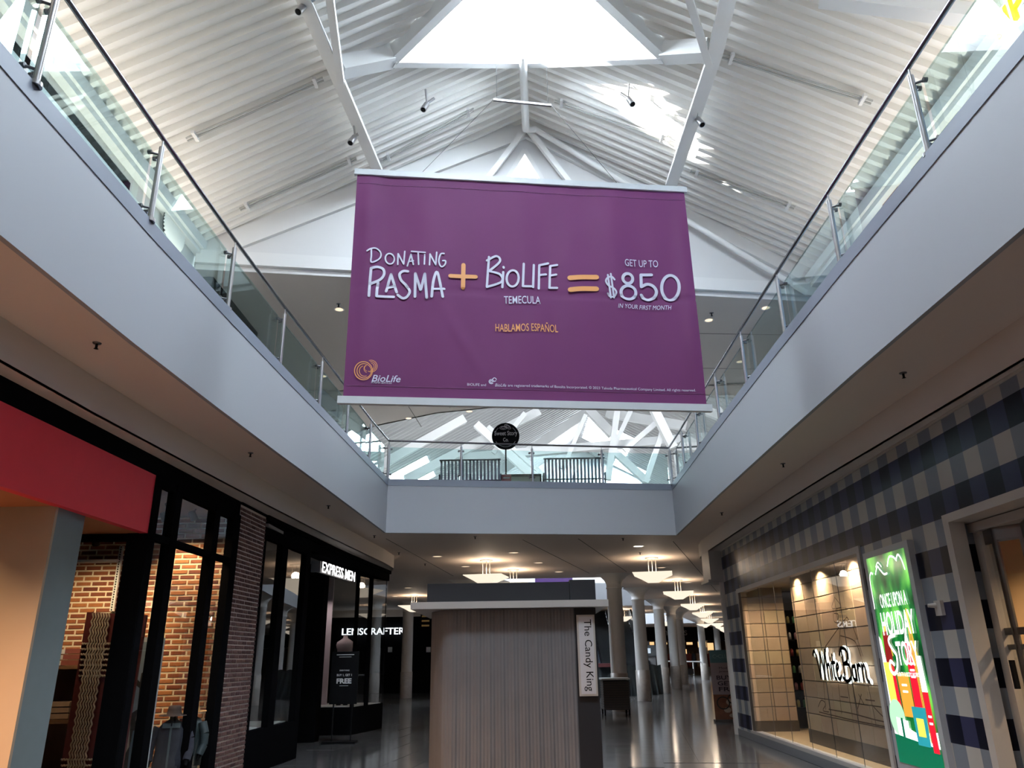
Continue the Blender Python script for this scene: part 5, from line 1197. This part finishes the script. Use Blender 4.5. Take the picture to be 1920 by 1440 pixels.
# the holiday lightbox
lb = thing('holiday_lightbox', 'tall glowing green Once Upon A Holiday Story lightbox poster', 'lightbox', (xr(9.9)-.05, 9.92, 0.4))
la, lb_ = 10.50, 9.36; z0, z1 = 0.44, 2.90
def LB(s, t, d=0.0): y = la+(lb_-la)*s; return V((xr(y)-0.075-d, y, z0+(z1-z0)*t))
g = MB(); rbox(g, 9.26, 10.60, 0.36, 2.98, -0.07, 0); g.obj('frame', mat('silver_frame', (0.42, 0.43, 0.45), 0.4), lb)
def lightbox_print():
    m = bpy.data.materials.new('green_backlit_print'); m.use_nodes = True; nt = m.node_tree; b = nt.nodes['Principled BSDF']
    tc = nt.nodes.new('ShaderNodeTexCoord'); mp = nt.nodes.new('ShaderNodeMapping'); mp.inputs['Scale'].default_value = (1, 1.6, 0.9); nt.links.new(tc.outputs['Object'], mp.inputs[0])
    nz = nt.nodes.new('ShaderNodeTexNoise'); nz.inputs['Scale'].default_value = 2.2; nz.inputs['Detail'].default_value = 1.5; nt.links.new(mp.outputs[0], nz.inputs['Vector'])
    cr = nt.nodes.new('ShaderNodeValToRGB'); e = cr.color_ramp.elements
    e[0].position = 0.38; e[0].color = (0.0, 0.045, 0.012, 1); e[1].position = 0.68; e[1].color = (0.25, 1.0, 0.12, 1); k = e.new(0.52); k.color = (0.0, 0.25, 0.035, 1)
    nt.links.new(nz.outputs['Fac'], cr.inputs[0]); nt.links.new(cr.outputs[0], b.inputs['Emission Color']); b.inputs['Emission Strength'].default_value = 0.85
    b.inputs['Base Color'].default_value = (0.02, 0.1, 0.03, 1); b.inputs['Roughness'].default_value = 0.15; return m
g = MB(); g.quad(LB(0, 0), LB(1, 0), LB(1, 1), LB(0, 1)); g.obj('backlit_print', lightbox_print(), lb)
def em(name, c, s=1.0): return mat('print_'+name, c, 0.3, emis=s, emcol=c)
def lshape(nm, pts, m, d=0.004): g = MB(); g.quad(*[LB(x, y, d) for x, y in pts]); g.obj(nm, m, lb)
eW = em('white', (1, 1, 1), 1.25); eR = em('red', (0.75, 0.01, 0.03)); eO = em('amber', (0.95, 0.35, 0.04)); eG = em('gold', (0.75, 0.48, 0.06)); eDG = em('deep_green', (0.0, 0.13, 0.06)); eD = em('shade', (0.02, 0.03, 0.02)); eT = em('teal', (0.02, 0.28, 0.33)); ePG = em('pale_green', (0.45, 0.85, 0.50)); eY = em('yellow', (0.95, 0.75, 0.1)); eDR = em('dark_red', (0.25, 0.01, 0.01)); eDk = em('dark_gold', (0.10, 0.07, 0.01))
lshape('ground_print', [(0, 0), (1, 0), (1, .13), (0, .15)], eDG, .002); lshape('snow_print', [(0, .13), (1, .10), (1, .17), (.55, .15), (0, .20)], eW, .003)
lshape('snow_print', [(0, .16), (.05, .16), (.12, .42), (.05, .58), (0, .60)], eW, .003)
for (cx_, yb, yt, wd, mm) in ((.80, .12, .72, .34, eG), (.20, .50, .66, .20, eG)):
    lshape('gold_tree_print', [(cx_-wd/2, yb), (cx_+wd/2, yb), (cx_+.01, yt), (cx_-.01, yt)], mm, .003)
    for k in range(1, 8):
        f = k/8; lshape('tree_fold_print', [(cx_-wd/2+wd*f-.008, yb), (cx_-wd/2+wd*f+.006, yb), (cx_+.001, yt-.02)], eDk, .005)
lshape('brown_bottle_print', [(.10, .42), (.28, .42), (.26, .62), (.12, .62)], eDR, .006); lshape('brown_bottle_print', [(.12, .25), (.30, .25), (.27, .45), (.13, .45)], eR, .007)
lshape('amber_candle_print', [(.05, .18), (.22, .18), (.20, .47), (.02, .47)], eY, .008); lshape('amber_candle_print', [(.34, .22), (.60, .22), (.58, .42), (.32, .42)], eO, .008)
lshape('red_tube_print', [(.62, .17), (.80, .17), (.76, .56), (.62, .56)], eR, .009); lshape('tube_cap_print', [(.64, .56), (.74, .56), (.70, .63)], eW, .009)
lshape('red_bottle_print', [(.86, .08), (.98, .08), (.96, .34), (.84, .34)], eR, .009); lshape('white_bottle_print', [(.84, .34), (.96, .34), (.94, .50), (.83, .50)], eW, .009)
lshape('teal_candle_print', [(.55, .10), (.82, .10), (.84, .27), (.53, .27)], eT, .010); lshape('candle_label_print', [(.60, .14), (.76, .14), (.76, .22), (.60, .22)], eY, .012)
lshape('green_globe_print', [(.15+.19*math.cos(a), .21+.085*math.sin(a)) for a in [i*math.pi/10 for i in range(20)]], ePG, .010); lshape('gift_print', [(.12, .13), (.40, .12), (.40, .20), (.12, .21)], eW, .012); lshape('gift_ribbon_print', [(.23, .12), (.28, .12), (.28, .21), (.23, .21)], eDG, .014)
for (x0_, x1_, yb_, yt_) in ((.66, .76, .40, .41), (.66, .76, .43, .44), (.66, .76, .46, .47), (.40, .52, .33, .34), (.40, .52, .36, .37), (.88, .95, .20, .21), (.88, .95, .23, .24)): lshape('label_line_print', [(x0_, yb_), (x1_, yb_), (x1_, yt_), (x0_, yt_)], eW, .012)
g = MB(); ul = (LB(1, 0)-LB(0, 0)).normalized(); nl = V((-1, .032, 0)).normalized(); LW = (LB(1, 0)-LB(0, 0)).length; LH = z1-z0
def ltext(s, x, y, w_, h_, **kw): text_on(g, s, LB(x, y, .014), ul, (0, 0, 1), w_*LW, h_*LH, n=nl, **kw)
ltext('ONCE UPON A', .22, .735, .66, .070, offset=.012); ltext('HOLIDAY', .16, .60, .80, .115, offset=.025); ltext('TORY', .42, .455, .50, .115, offset=.025); ltext('at BATH & BODY WORKS', .34, .405, .52, .020, offset=.01)
for s, wd in (([(.44,.60),(.30,.59),(.26,.565),(.33,.53),(.40,.50),(.36,.44),(.26,.415),(.18,.44),(.22,.475),(.30,.46)], .045), ([(.04,.74),(.04,.88),(.09,.92),(.14,.915)], .025), ([(.22,.91),(.30,.945),(.36,.925),(.44,.90),(.52,.90)], .025), ([(.56,.935),(.64,.975),(.74,.97),(.80,.95)], .025), ([(.80,.955),(.86,.975),(.92,.95),(.96,.90)], .025), ([(.26,.945),(.33,.965),(.40,.94)], .018)):
    vs, fs = ribbon([(x*LW, y*LH) for x, y in s], wd); oo = LB(0, 0, .013); g.add([oo+ul*v.x+V((0, 0, v.y)) for v in vs], fs)
g.obj('white_lettering', eW, lb)
# small white call box on the pier
cbx = thing('wall_sensor', 'small white wall box with a knob on the gingham pier beside the lightbox', 'wall box', (xr(8.9), 8.9, 2.1))
p = onpl(1765, 1140, (xr(8), 8), (xr(10), 10)); g = MB(); rbox(g, p.y-.07, p.y+.07, p.z-.08, p.z+.08, -0.04, 0); g.obj('housing', m_trimw, cbx); g = MB(); g.tube((p.x-.04, p.y+.03, p.z+.03), (p.x-.12, p.y+.05, p.z+.03), .03, 10, .02); g.obj('knob', m_trimw, cbx)
# folding glass doors
fd = thing('folding_doors', 'folded row of steel framed glass doors in the right shop entrance', 'door', (5.3, 7, 0))
m_fr = mat('door_steel', (0.30, 0.28, 0.26), 0.35, 0.8)
zig = [(x-0.19, y) for x, y in [(5.26, 8.40), (5.20, 8.10), (5.34, 7.82), (5.20, 7.52), (5.34, 7.24), (5.20, 6.94), (5.34, 6.66), (5.20, 6.36), (5.34, 6.08), (5.20, 5.78)]]
g = MB(); g.box(4.97, 5.27, -2, 8.44, 2.93, 3.02); g.obj('top_track', m_trimw, fd)
g = MB(); g.box(5.02, 5.14, 8.32, 8.44, 0, 2.95); g.obj('end_post', m_trimw, fd)
for A, B in zip(zig[:-1], zig[1:]):
    lf = MB()
    for a_, b_ in ((0, .13), (.87, 1)): p, q = seg(A, B, a_, b_); lf.wallseg(p, q, 0.02, 2.93, 0.035, 1)
    for za, zb_ in ((2.78, 2.93), (1.86, 1.93), (1.72, 1.77), (0.02, 0.22)): lf.wallseg(A, B, za, zb_, 0.03, 1)
    o = lf.obj('door_leaf', m_fr, fd); k = MB(); k.quad((*A, .2), (*B, .2), (*B, 2.8), (*A, 2.8)); k.obj('pane', m_glass, o)
g = MB(); g.box(4.98, 5.02, 8.20, 8.24, 1.35, 1.62); g.obj('pull_handle', m_blackm, fd)
iw = MB(); iw.box(7.0, 7.1, -4, 8.8, 0, 3.2); o = iw.obj('inner_gingham_wall', m_ging, rf_)
iw = MB(); iw.box(5.5, 7.0, -4, 8.8, 3.14, 3.2); iw.obj('inner_ceiling', m_warm, rf_)
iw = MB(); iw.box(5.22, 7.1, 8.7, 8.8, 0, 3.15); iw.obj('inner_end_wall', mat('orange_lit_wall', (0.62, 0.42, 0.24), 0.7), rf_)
for y in (4.5, 7.6):
    recessed((6.1, y, 3.137), 0.06, m_lamp, 'recessed warm lamp inside the right shop entrance, ' + ('near' if y < 5 else 'far') + ' one', group='entrance lamps of the right shop'); spot((6.1, y, 3.12), 260, (1, 0.66, 0.36), 2.4, 0.7, (6.4, y, 0), 0.04)

# ================================================================ KIOSK
kk = thing('closed_kiosk', 'closed mall kiosk with grey pleated curtain and white counter top in the centre', 'kiosk', (0, 9.6, 0))
def bent(x): return 0
pts = []
n = 88
for i in range(n+1):
    s = i/n; x = -0.99+s*1.66
    y = 9.0+0.42*max(0, (0.16-s)/0.16)**2*1.0
    pts.append((x-0.0, y-(0.006 if i % 2 else 0.0)-0.006*math.sin(i*0.9)))
pts = [(-1.00, 10.6)]+[(-1.0, 9.6+0.0)]+pts
g = MB(); vs = [(x, y, z) for z in (0.03, 2.235) for x, y in pts]; N_ = len(pts)
g.add(vs, [(i, i+1, N_+i+1, N_+i) for i in range(N_-1)], False); g.obj('curtain', mat('grey_curtain', (0.165, 0.16, 0.168), 0.8, noise=0.18, nscale=3), kk)
m_char = mat('charcoal_laminate', (0.026, 0.026, 0.030), 0.5, noise=0.08, spec=0.25)
g = MB(); g.box(0.665, 0.905, 8.985, 10.9, 0.0, 2.235); g.obj('side_panel', m_char, kk)
g = MB(); g.box(-0.95, 0.9, 10.8, 10.9, 0, 2.23); g.obj('back_panel', m_char, kk)
g = MB(); g.box(-1.17, 1.04, 8.85, 10.95, 2.24, 2.315); g.obj('counter_top', mat('kiosk_white', (0.52, 0.49, 0.47), 0.4, noise=0.02), kk)
g = MB(); g.box(-1.02, 0.63, 9.15, 10.7, 2.315, 2.54); g.obj('header_box', m_char, kk); g = MB(); g.box(0.635, 0.93, 9.13, 10.7, 2.315, 2.56); g.obj('end_box', m_char, kk)
g = MB(); g.box(-0.4, -0.1, 9.14, 9.152, 2.322, 2.333); g.obj('warm_strip', mat('warm_strip', (0.7, 0.5, 0.25), 0.5), kk)
cs = thing('candy_sign', 'vertical white framed The Candy King sign on the kiosk side panel', 'sign', (0.78, 8.96, 1.3))
a = aty(1081, 1153, 8.95); b = aty(1118, 1305, 8.95); xa, xb, za, zb2 = 0.685, 0.885, a.z, b.z
g = MB(); g.box(xa, xb, 8.95, 8.985, zb2, za); g.obj('frame', m_trimw, cs); g = MB(); g.box(xa+.02, xb-.02, 8.945, 8.95, zb2+.02, za-.02); g.obj('face', mat('sign_face_white', (0.62, 0.60, 0.62), 0.35), cs)
g = MB(); Lc = za-zb2
text_on(g, 'The Candy King', (xa+.055, 8.943, za-.05), (0, 0, -1), (1, 0, 0), Lc-.10, 0.105, n=(0, -1, 0), offset=.0)
# heavier vertical stems like a high contrast typeface
g.obj('lettering', m_black, cs)

# ================================================================ PENDANTS, LAMPS
m_bowl = mat('alabaster_bowl', (0.9, 0.82, 0.7), 0.5, emis=1.05, emcol=(1.0, 0.86, 0.68), noise=0.1)
def pendant_proto():
    t = thing('pendant_lamp', 'x', 'pendant lamp', (0, 0, H1), 'alabaster bowl pendants under the ground floor ceiling')
    g = MB(); g.lathe([(0, -.02), (.20, -.02), (.20, 0)], (0, 0, H1), 16); g.obj('canopy', m_trimw, t)
    for x in (-.11, 0, .11): g = MB(); g.tube((x, 0, H1-.46), (x, 0, H1), .010, 6); g.obj('rod', m_trimw, t)
    g = MB(); s2 = math.sqrt(2)
    g.lathe([(.50*s2, -.455), (.57*s2, -.455), (.565*s2, -.475), (.335*s2, -.60), (.16*s2, -.715), (0, -.72)], (0, 0, H1), 4, math.pi/4, smooth=False); g.obj('bowl', m_bowl, t)
    return t
P0 = pendant_proto(); E_ = []
PD = [(4.1, 23.3, 'right row, first behind the well'), (6.3, 30.5, 'right row, second behind the well'), (8.5, 38.0, 'right row, third behind the well'), (10.7, 45.6, 'right row, fourth behind the well'), (13.0, 53.5, 'right row, fifth behind the well'), (15.4, 61, 'right row, sixth behind the well'), (17.8, 69, 'right row, seventh behind the well'), (20.2, 77, 'right row, farthest'),
      (-0.85, 23.3, 'centre left, just above the kiosk header'), (-0.05, 26.0, 'partly hidden behind the kiosk header'), (-4.6, 36, 'at the left beside the white column end'), (6.6, 49, 'between the first two columns, left of a pair'), (7.6, 51, 'between the first two columns, right of a pair'), (10.7, 57, 'between the second and third columns'), (14.6, 62, 'behind the fifth column')]
for i, (x, y, w_) in enumerate(PD):
    lab = 'glowing bowl pendant lamp, ' + w_
    if i == 0: P0.location = (x, y, H1); P0['label'] = lab; P0.rotation_euler.z = -0.2
    else: dup(P0, (x, y, H1), lab, -0.2)
    if y < 60: spot((x, y, H1-.34), 34, (1, .80, .60), typ='POINT', radius=0.12)
for (px, py), w_ in [((820, 1043), 'above the left end of the kiosk'), ((963, 1036), 'above the middle of the kiosk header'), ((1197, 1024), 'bright, under the right part of the far fascia'), ((1240, 1064), 'right of the first right pendant'), ((1010, 1055), 'right of the small hidden pendant'), ((1048, 1072), 'above the right part of the kiosk header'), ((873, 1062), 'left of the centre left pendant'), ((765, 1102), 'over the left walkway far away'), ((740, 1118), 'beside the far left column'), ((1290, 1092), 'past the second right pendant')]:
    p = atz(px, py, H1); recessed((p.x, p.y, H1-.002), 0.15, m_lampdim if px != 1197 else m_lamp, 'recessed ceiling lamp ' + w_, group='recessed lamps in the ground floor ceiling')
# warm bare spots under the ceiling past the well's far end, without fittings
for x, y in ((-2.0, 20.5), (1.2, 20.8), (3.6, 21)): spot((x, y, H1-.03), 35, (1, .78, .55), 2.4, .6, (x, y, 0), .1)

# ================================================================ COLUMNS
m_col = mat('column_paint', (0.62, 0.61, 0.60), 0.5, noise=0.04); m_colst = mat('column_stone', (0.36, 0.33, 0.31), 0.4, noise=0.2, nscale=8)
def column_proto():
    t = thing('round_column', 'x', 'column', (0, 0, 0), 'round white columns along the far corridor')
    g = MB(); g.lathe([(.275, 1.2), (.265, 4.0), (.29, 4.01), (.29, 4.05), (.265, 4.06), (.28, 4.18), (.34, 4.30), (.46, 4.42), (.62, 4.5)], (0, 0, 0), 28); g.obj('shaft', m_col, t)
    g = MB(); g.lathe([(.295, 0), (.295, 1.19), (.275, 1.2)], (0, 0, 0), 28); g.obj('stone_base', m_colst, t); return t
K0 = column_proto()
for i, (px, Y, w_) in enumerate([(1157, 28, 'nearest round column, rising behind the dark slatted bin'), (1201, 34, 'second round column to the right of the kiosk'), (1239, 41, 'third round column to the right of the kiosk'), (1262, 47, 'fourth round column to the right of the kiosk'), (1276, 53, 'fifth round column, brownish, to the right of the kiosk'), (1316, 62, 'sixth round column left of the jewellery sale sign'), (1345, 72, 'seventh and farthest round column above the sale sign'), (764, 40, 'single round column left of the kiosk in front of the glowing letters')]):
    q = aty(px, 1200, Y); loc = (q.x, Y, 0)
    if i == 0: K0.location = loc; K0['label'] = w_
    else: dup(K0, loc, w_)

# ================================================================ FAR THINGS
# dark slatted bin
bx = aty(1153, 1300, 26.3).x
bt = thing('slatted_bin', 'dark slatted box bin with a pale lid in front of the nearest column', 'bin', (bx, 26.3, 0))
g = MB(); g.box(bx-.40, bx+.40, 25.9, 26.7, .16, 1.02); g.obj('body', m_dark, bt)
for k in range(12): g = MB(); g.box(bx-.415, bx+.415, 25.885, 26.715, .18+k*.070, .18+k*.070+.045); g.obj('slat', mat('dark_wicker', (0.035, 0.028, 0.025), 0.7, noise=.3), bt)
g = MB(); g.box(bx-.46, bx+.44, 25.84, 26.76, 1.04, 1.09); g.obj('lid', mat('pale_lid', (0.42, 0.45, 0.46), 0.3), bt)
for sx_ in (-.38, .38):
    for sy_ in (25.92, 26.68): g = MB(); g.tube((bx+sx_, sy_, 0), (bx+sx_, sy_, .18), .025, 8); g.obj('leg', m_black, bt)
# draped barrier
dr = thing('draped_barrier', 'long barrier covered with dark blue grey cloth behind the columns', 'barrier', (6.0, 38, 0))
a = aty(1112, 1240, 37.5); b = aty(1238, 1240, 40)
g = MB(); nu, nz_ = 90, 8; vs = []
for j in range(nz_+1):
    t_ = j/nz_
    for i in range(nu+1):
        s = i/nu; x = a.x+(b.x-a.x)*s; y = 37.5+2.5*s
        vs.append((x, y-(0.06+.16*(1-t_))*math.sin(i*.62+1.3*math.sin(i*.17)+t_*1.2)*(1-t_*.7)-.3*(1-t_), 1.35*t_+.03*math.sin(i*.35)*t_))
g.add(vs, [(j*(nu+1)+i, j*(nu+1)+i+1, (j+1)*(nu+1)+i+1, (j+1)*(nu+1)+i) for j in range(nz_) for i in range(nu)], True)
g.obj('cloth', mat('blue_grey_cloth', (0.045, 0.06, 0.068), 0.8, noise=.2), dr)
g = MB(); g.box(a.x+.2, a.x+1.3, 37.5, 38.0, 1.30, 1.46); g.obj('red_case', mat('dark_red_case', (0.12, 0.03, 0.035), 0.5), dr)
# escalators
for i, (px, lab) in enumerate(((1141, 'left flight of the dark escalator behind the nearest column'), (1185, 'right flight of the dark escalator behind the second column'))):
    q = aty(px, 1200, 45); t = thing('escalator', lab, 'escalator', (q.x, 44, 0)); x = q.x
    for s in (-1, 1):
        g = MB(); xx = x+s*.62; g.add([(xx-.04, 43, 0), (xx-.04, 43, 1), (xx-.04, 53, 6.6), (xx-.04, 53, 5.5), (xx+.04, 43, 0), (xx+.04, 43, 1), (xx+.04, 53, 6.6), (xx+.04, 53, 5.5)], [(0, 1, 2, 3), (7, 6, 5, 4), (0, 4, 5, 1), (1, 5, 6, 2), (3, 2, 6, 7), (0, 3, 7, 4)]); g.obj('balustrade', mat('escalator_side', (0.22, 0.30, 0.42), 0.2, 0.6), t)
        g = MB(); g.tube((xx, 42.8, 1.05), (xx, 53, 6.65), .05, 8); g.obj('handrail', m_black, t)
    for k in range(26): g = MB(); z = k*.215; y = 43.3+k*.375; g.box(x-.55, x+.55, y, y+.42, z-.05 if k else 0, z+.20); g.obj('step', mat('escalator_step', (0.03, 0.035, 0.04), 0.5, 0.3), t)
# department store at the end
dp = thing('department_store', 'dark department store front with warm lit interior at the far end of the corridor', 'shopfront', (18, 80, 0))
A, B = (-2, 76), (44, 86)
g = MB(); g.wallseg(A, B, 3.2, 4.5, .3, 1); g.obj('dark_header', m_black, dp)
g = MB(); g.wallseg((-2, 80), (42, 90), 0, 3.2, .3, 1); g.obj('inner_wall', mat('store_inner_wall', (0.16, 0.11, 0.08), 0.7, noise=.5, nscale=1.2), dp)
g = MB()
for s in range(0, 46, 3): x = -2+s; y = 76+s*10/46; g.box(x-.12, x+.12, y-.1, y+.1, 0, 3.2)
g.obj('post', mat('store_post', (0.30, 0.29, 0.29), 0.5), dp)
m_glow = mat('warm_shop_glow', (1, .62, .28), 0.5, emis=1.0, emcol=(1, .62, .28))
for k, (px, py, w_, h_) in enumerate([(1226, 1206, 8, 5), (1240, 1209, 5, 4), (1298, 1206, 10, 4), (1322, 1208, 14, 9), (1338, 1212, 10, 12), (1253, 1206, 4, 3), (1290, 1224, 5, 12), (1226, 1226, 5, 9), (1130, 1205, 3, 8)]):
    q = aty(px, py, 78); g = MB(); sc_ = 78/F*1.05; g.box(q.x-w_*sc_/2, q.x+w_*sc_/2, 79.2, 79.3, q.z-h_*sc_/2, q.z+h_*sc_/2); g.obj('lit_panel', m_glow, dp)
mats_c = [mat('garment_%d' % i, c, .9) for i, c in enumerate([(.25, .05, .03), (.05, .05, .06), (.35, .2, .12), (.12, .12, .14), (.3, .08, .06)])]
for k in range(16):
    px = 1222+k*7.6
    if px > 1345: break
    q = aty(px, 1225, 77); t = thing('garment', 'garment in the far department store, ' + ORD[k] + ' from the left in its row', 'garment', (q.x, 78.3, 1.2), 'garments in the far department store')
    g = MB(); g.add([(q.x-.28, 78.2, .75), (q.x+.28, 78.2, .75), (q.x+.22, 78.2, 1.9), (q.x, 78.2, 2.0), (q.x-.22, 78.2, 1.9), (q.x-.28, 78.4, .75), (q.x+.28, 78.4, .75), (q.x+.22, 78.4, 1.9), (q.x, 78.4, 2.0), (q.x-.22, 78.4, 1.9)], [(0, 1, 2, 3, 4), (9, 8, 7, 6, 5), (0, 5, 6, 1), (1, 6, 7, 2), (2, 7, 8, 3), (3, 8, 9, 4), (4, 9, 5, 0)]); g.obj('cloth', mats_c[k % 5], t)
    g = MB(); g.tube((q.x, 78.3, 2.0), (q.x, 78.3, 2.2), .02, 6); g.obj('hanger', m_darksteel, t)
ud = V((46, 10, 0)).normalized(); q0 = onpl(1239, 1196, A, B); q1 = onpl(1289, 1196, A, B)
g = MB(); text_on(g, "macy's", q0-V((0, .05, 0))+V((0, 0, 0)), ud, (0, 0, 1), (q1-q0).length, .95, ud.cross(V((0, 0, 1)))); g.obj('lettering', mat('unlit_letters', (0.16, 0.16, 0.17), 0.5), dp)
# white railing and cafe chairs far away
wrl = thing('white_railing', 'thin white railing in front of the department store', 'railing', (14, 62, 0))
a = aty(1245, 1240, 58); b = aty(1316, 1241, 62)
g = MB(); g.tube(a, b, .05, 6); g.obj('top_bar', m_white, wrl)
for f_ in (0, .25, .5, .75, 1): g = MB(); p = a+(b-a)*f_; g.tube((p.x, p.y, 0), p, .05, 6); g.obj('post', m_white, wrl)
for (px, Y) in ((1281, 55), (1289, 56), (1297, 57)):
    q = aty(px, 1262, Y); t = thing('cafe_chair', 'dark cafe chair by the white railing, ' + {1281: 'leftmost', 1289: 'middle', 1297: 'rightmost'}[px] + ' of three', 'chair', (q.x, Y, 0), 'cafe chairs by the white railing')
    g = MB(); g.box(q.x-.2, q.x+.2, Y-.2, Y+.2, .44, .48); g.obj('seat', m_darksteel, t); g = MB(); g.box(q.x-.2, q.x+.2, Y+.17, Y+.2, .55, .9); g.obj('backrest', m_darksteel, t)
    for sx_ in (-.18, .18):
        for sy_ in (-.18, .18): g = MB(); g.tube((q.x+sx_, Y+sy_, 0), (q.x+sx_, Y+sy_, .9 if sy_ > 0 else .45), .015, 6); g.obj('leg', m_darksteel, t)
# grey machine
q = aty(1212, 1225, 44); gmn = thing('grey_machine', 'tall grey service machine right of the second column', 'machine', (q.x, 44, 0))
g = MB(); g.box(q.x-.42, q.x+.42, 43.6, 44.3, 0, 1.75); g.obj('body', mat('machine_grey', (.25, .26, .28), .5), gmn); g = MB(); g.box(q.x-.50, q.x+.50, 43.5, 44.4, 1.75, 2.3); g.obj('hood', mat('machine_hood', (.10, .11, .12), .5), gmn); g = MB(); g.box(q.x-.25, q.x+.15, 43.47, 43.5, 1.9, 2.15); g.obj('screen', mat('screen_glow', (.6, .7, .8), .4, emis=.6), gmn)
# black facade with glowing letters
lf_ = thing('optician_front', 'black optician shopfront with glowing white LENSCRAFTERS letters left of the kiosk', 'shopfront', (-10, 46, 0))
g = MB(); g.box(-24, 2, 46, 46.3, 0, 4.1); g.obj('wall_panel', m_black, lf_)
a = aty(641, 1191, 45.8); b = aty(766, 1191, 45.8); c_ = aty(641, 1179, 45.8)
g = MB(); text_on(g, 'LENSCRAFTERS', a, (1, 0, 0), (0, 0, 1), b.x-a.x, c_.z-a.z+.02, n=(0, -1, 0), depth=.1, offset=.005); g.obj('lettering', mat('cool_letter_glow', (1, 1, 1), .5, emis=1.5, emcol=(.9, .95, 1)), lf_)
for px in (731, 803): q = aty(px, 1218, 45.9); g = MB(); g.box(q.x-.12, q.x+.12, 45.94, 46, q.z-.14, q.z+.14); g.obj('notice', m_chalk, lf_)
lt = MB(); lt.box(-24, 2, 46.0, 46.2, 4.1, 4.5); struct('trim_16', lt, m_bulk)
q0, q1 = aty(789, 1152, 40), aty(806, 1178, 40)
mbd = thing('hanging_menu_board', 'small black board with gold lines hanging beside the kiosk left edge', 'sign', (q0.x, 40, q1.z)); g = MB(); g.box(q0.x, q1.x, 39.97, 40.03, q1.z, q0.z); g.obj('board', m_black, mbd)
g = MB()
for k in range(3): z = q1.z+(q0.z-q1.z)*(k+.4)/3; g.box(q0.x+.06, q1.x-.03, 39.96, 39.97, z, z+.08)
g.obj('gold_line', mat('gold_print', (.6, .43, .15), .5), mbd)
g = MB(); 
for x in (q0.x+.05, q1.x-.05): g.tube((x, 40, q0.z), (x, 40, 4.5), .01, 5)
g.obj('hanger_rod', m_darksteel, mbd)
# purple banner glimpsed through the next well
q0, q1 = aty(1003, 1083, 36), aty(1074, 1098, 36)
pb = thing('far_purple_banner', 'second purple banner glimpsed above the kiosk header through the next well', 'banner', (q0.x, 36, q1.z)); g = MB(); g.box(q0.x, q1.x, 35.98, 36.02, q1.z, q1.z+2.6); g.obj('fabric', mat('far_purple', (.12, .05, .25), .5), pb)
# jewellery sale roll-up
Yj = 22.9; a = aty(1327, 1219, Yj)
js = thing('sale_banner_stand', 'tall roll up sale banner reading BUY 3 GET 3 FREE beside the gingham shop corner', 'sign', (a.x+.4, Yj, 0))
JX = a.x+.03; JW = .86; JT = a.z
def JB(s, z, d=0): return V((JX+JW*s, Yj-.012-d, z))
g = MB(); g.box(JX, JX+JW, Yj-.012, Yj, .06, JT); g.obj('panel', mat('grey_pink_print', (0.40, 0.33, 0.35), .4, noise=.1, nscale=2), js)
g = MB(); g.box(JX-.03, JX+JW+.03, Yj-.10, Yj+.10, 0, .06); g.obj('base', m_steel, js)
g = MB(); g.quad(JB(0, JT-.34, .002), JB(1, JT-.34, .002), JB(1, JT, .002), JB(0, JT, .002)); g.obj('teal_band', mat('teal_print', (0.12, 0.24, 0.27), .4), js)
g = MB()
for s, x, z, w_, h_ in (('BUY 3', .16, 1.08, .70, .11), ('GET 3', .18, .93, .70, .11), ('FREE', .20, .78, .70, .11)): text_on(g, s, JB(x, z, .004), (1, 0, 0), (0, 0, 1), w_*JW*.98, h_, n=(0, -1, 0), offset=.015)
for s, x, z, w_, h_ in (('Mod &', .27, 1.36, .40, .055), ('Jewelry', .25, 1.26, .50, .06)): text_on(g, s, JB(x, z, .004), (1, 0, 0), (0, 0, 1), w_*JW, h_, n=(0, -1, 0))
g.obj('dark_lettering', mat('ink_dark', (0.03, 0.02, 0.035), .5), js)
g = MB(); text_on(g, 'C•CLUB', JB(.10, JT-.22, .004), (1, 0, 0), (0, 0, 1), .60*JW, .10, n=(0, -1, 0)); g.obj('pale_lettering', mat('pale_teal_ink', (.30, .45, .48), .5), js)
g = MB(); g.quad(JB(0, .06, .002), JB(1, .06, .002), JB(1, .68, .002), JB(0, .70, .002)); g.obj('photo_print', mat('photo_brown', (.22, .09, .05), .5, noise=.6, nscale=5), js)
mcr = mat('photo_cream', (.55, .42, .33), .5)
for cx_, cz_, rx_, rz_ in ((.55, .50, .16, .09), (.72, .36, .18, .10), (.42, .30, .12, .07), (.65, .16, .2, .06)):
    g = MB(); g.quad(*[JB(cx_+rx_*math.cos(t), cz_+rz_*math.sin(t), .004) for t in [i*math.pi/8 for i in range(16)]]); g.obj('pearl_print', mcr, js)
for cx_, cz_, r_ in ((.30, .48, .17), (.60, .58, .12)):
    g = MB(); vs, fs = ribbon(arc(cx_*JW, cz_, r_, r_*.9, 0, 360, 16), .03); g.add([JB(0, 0, .006)+V((v.x, 0, v.y)) for v in vs], fs); g.obj('ring_print', m_prdark, js)
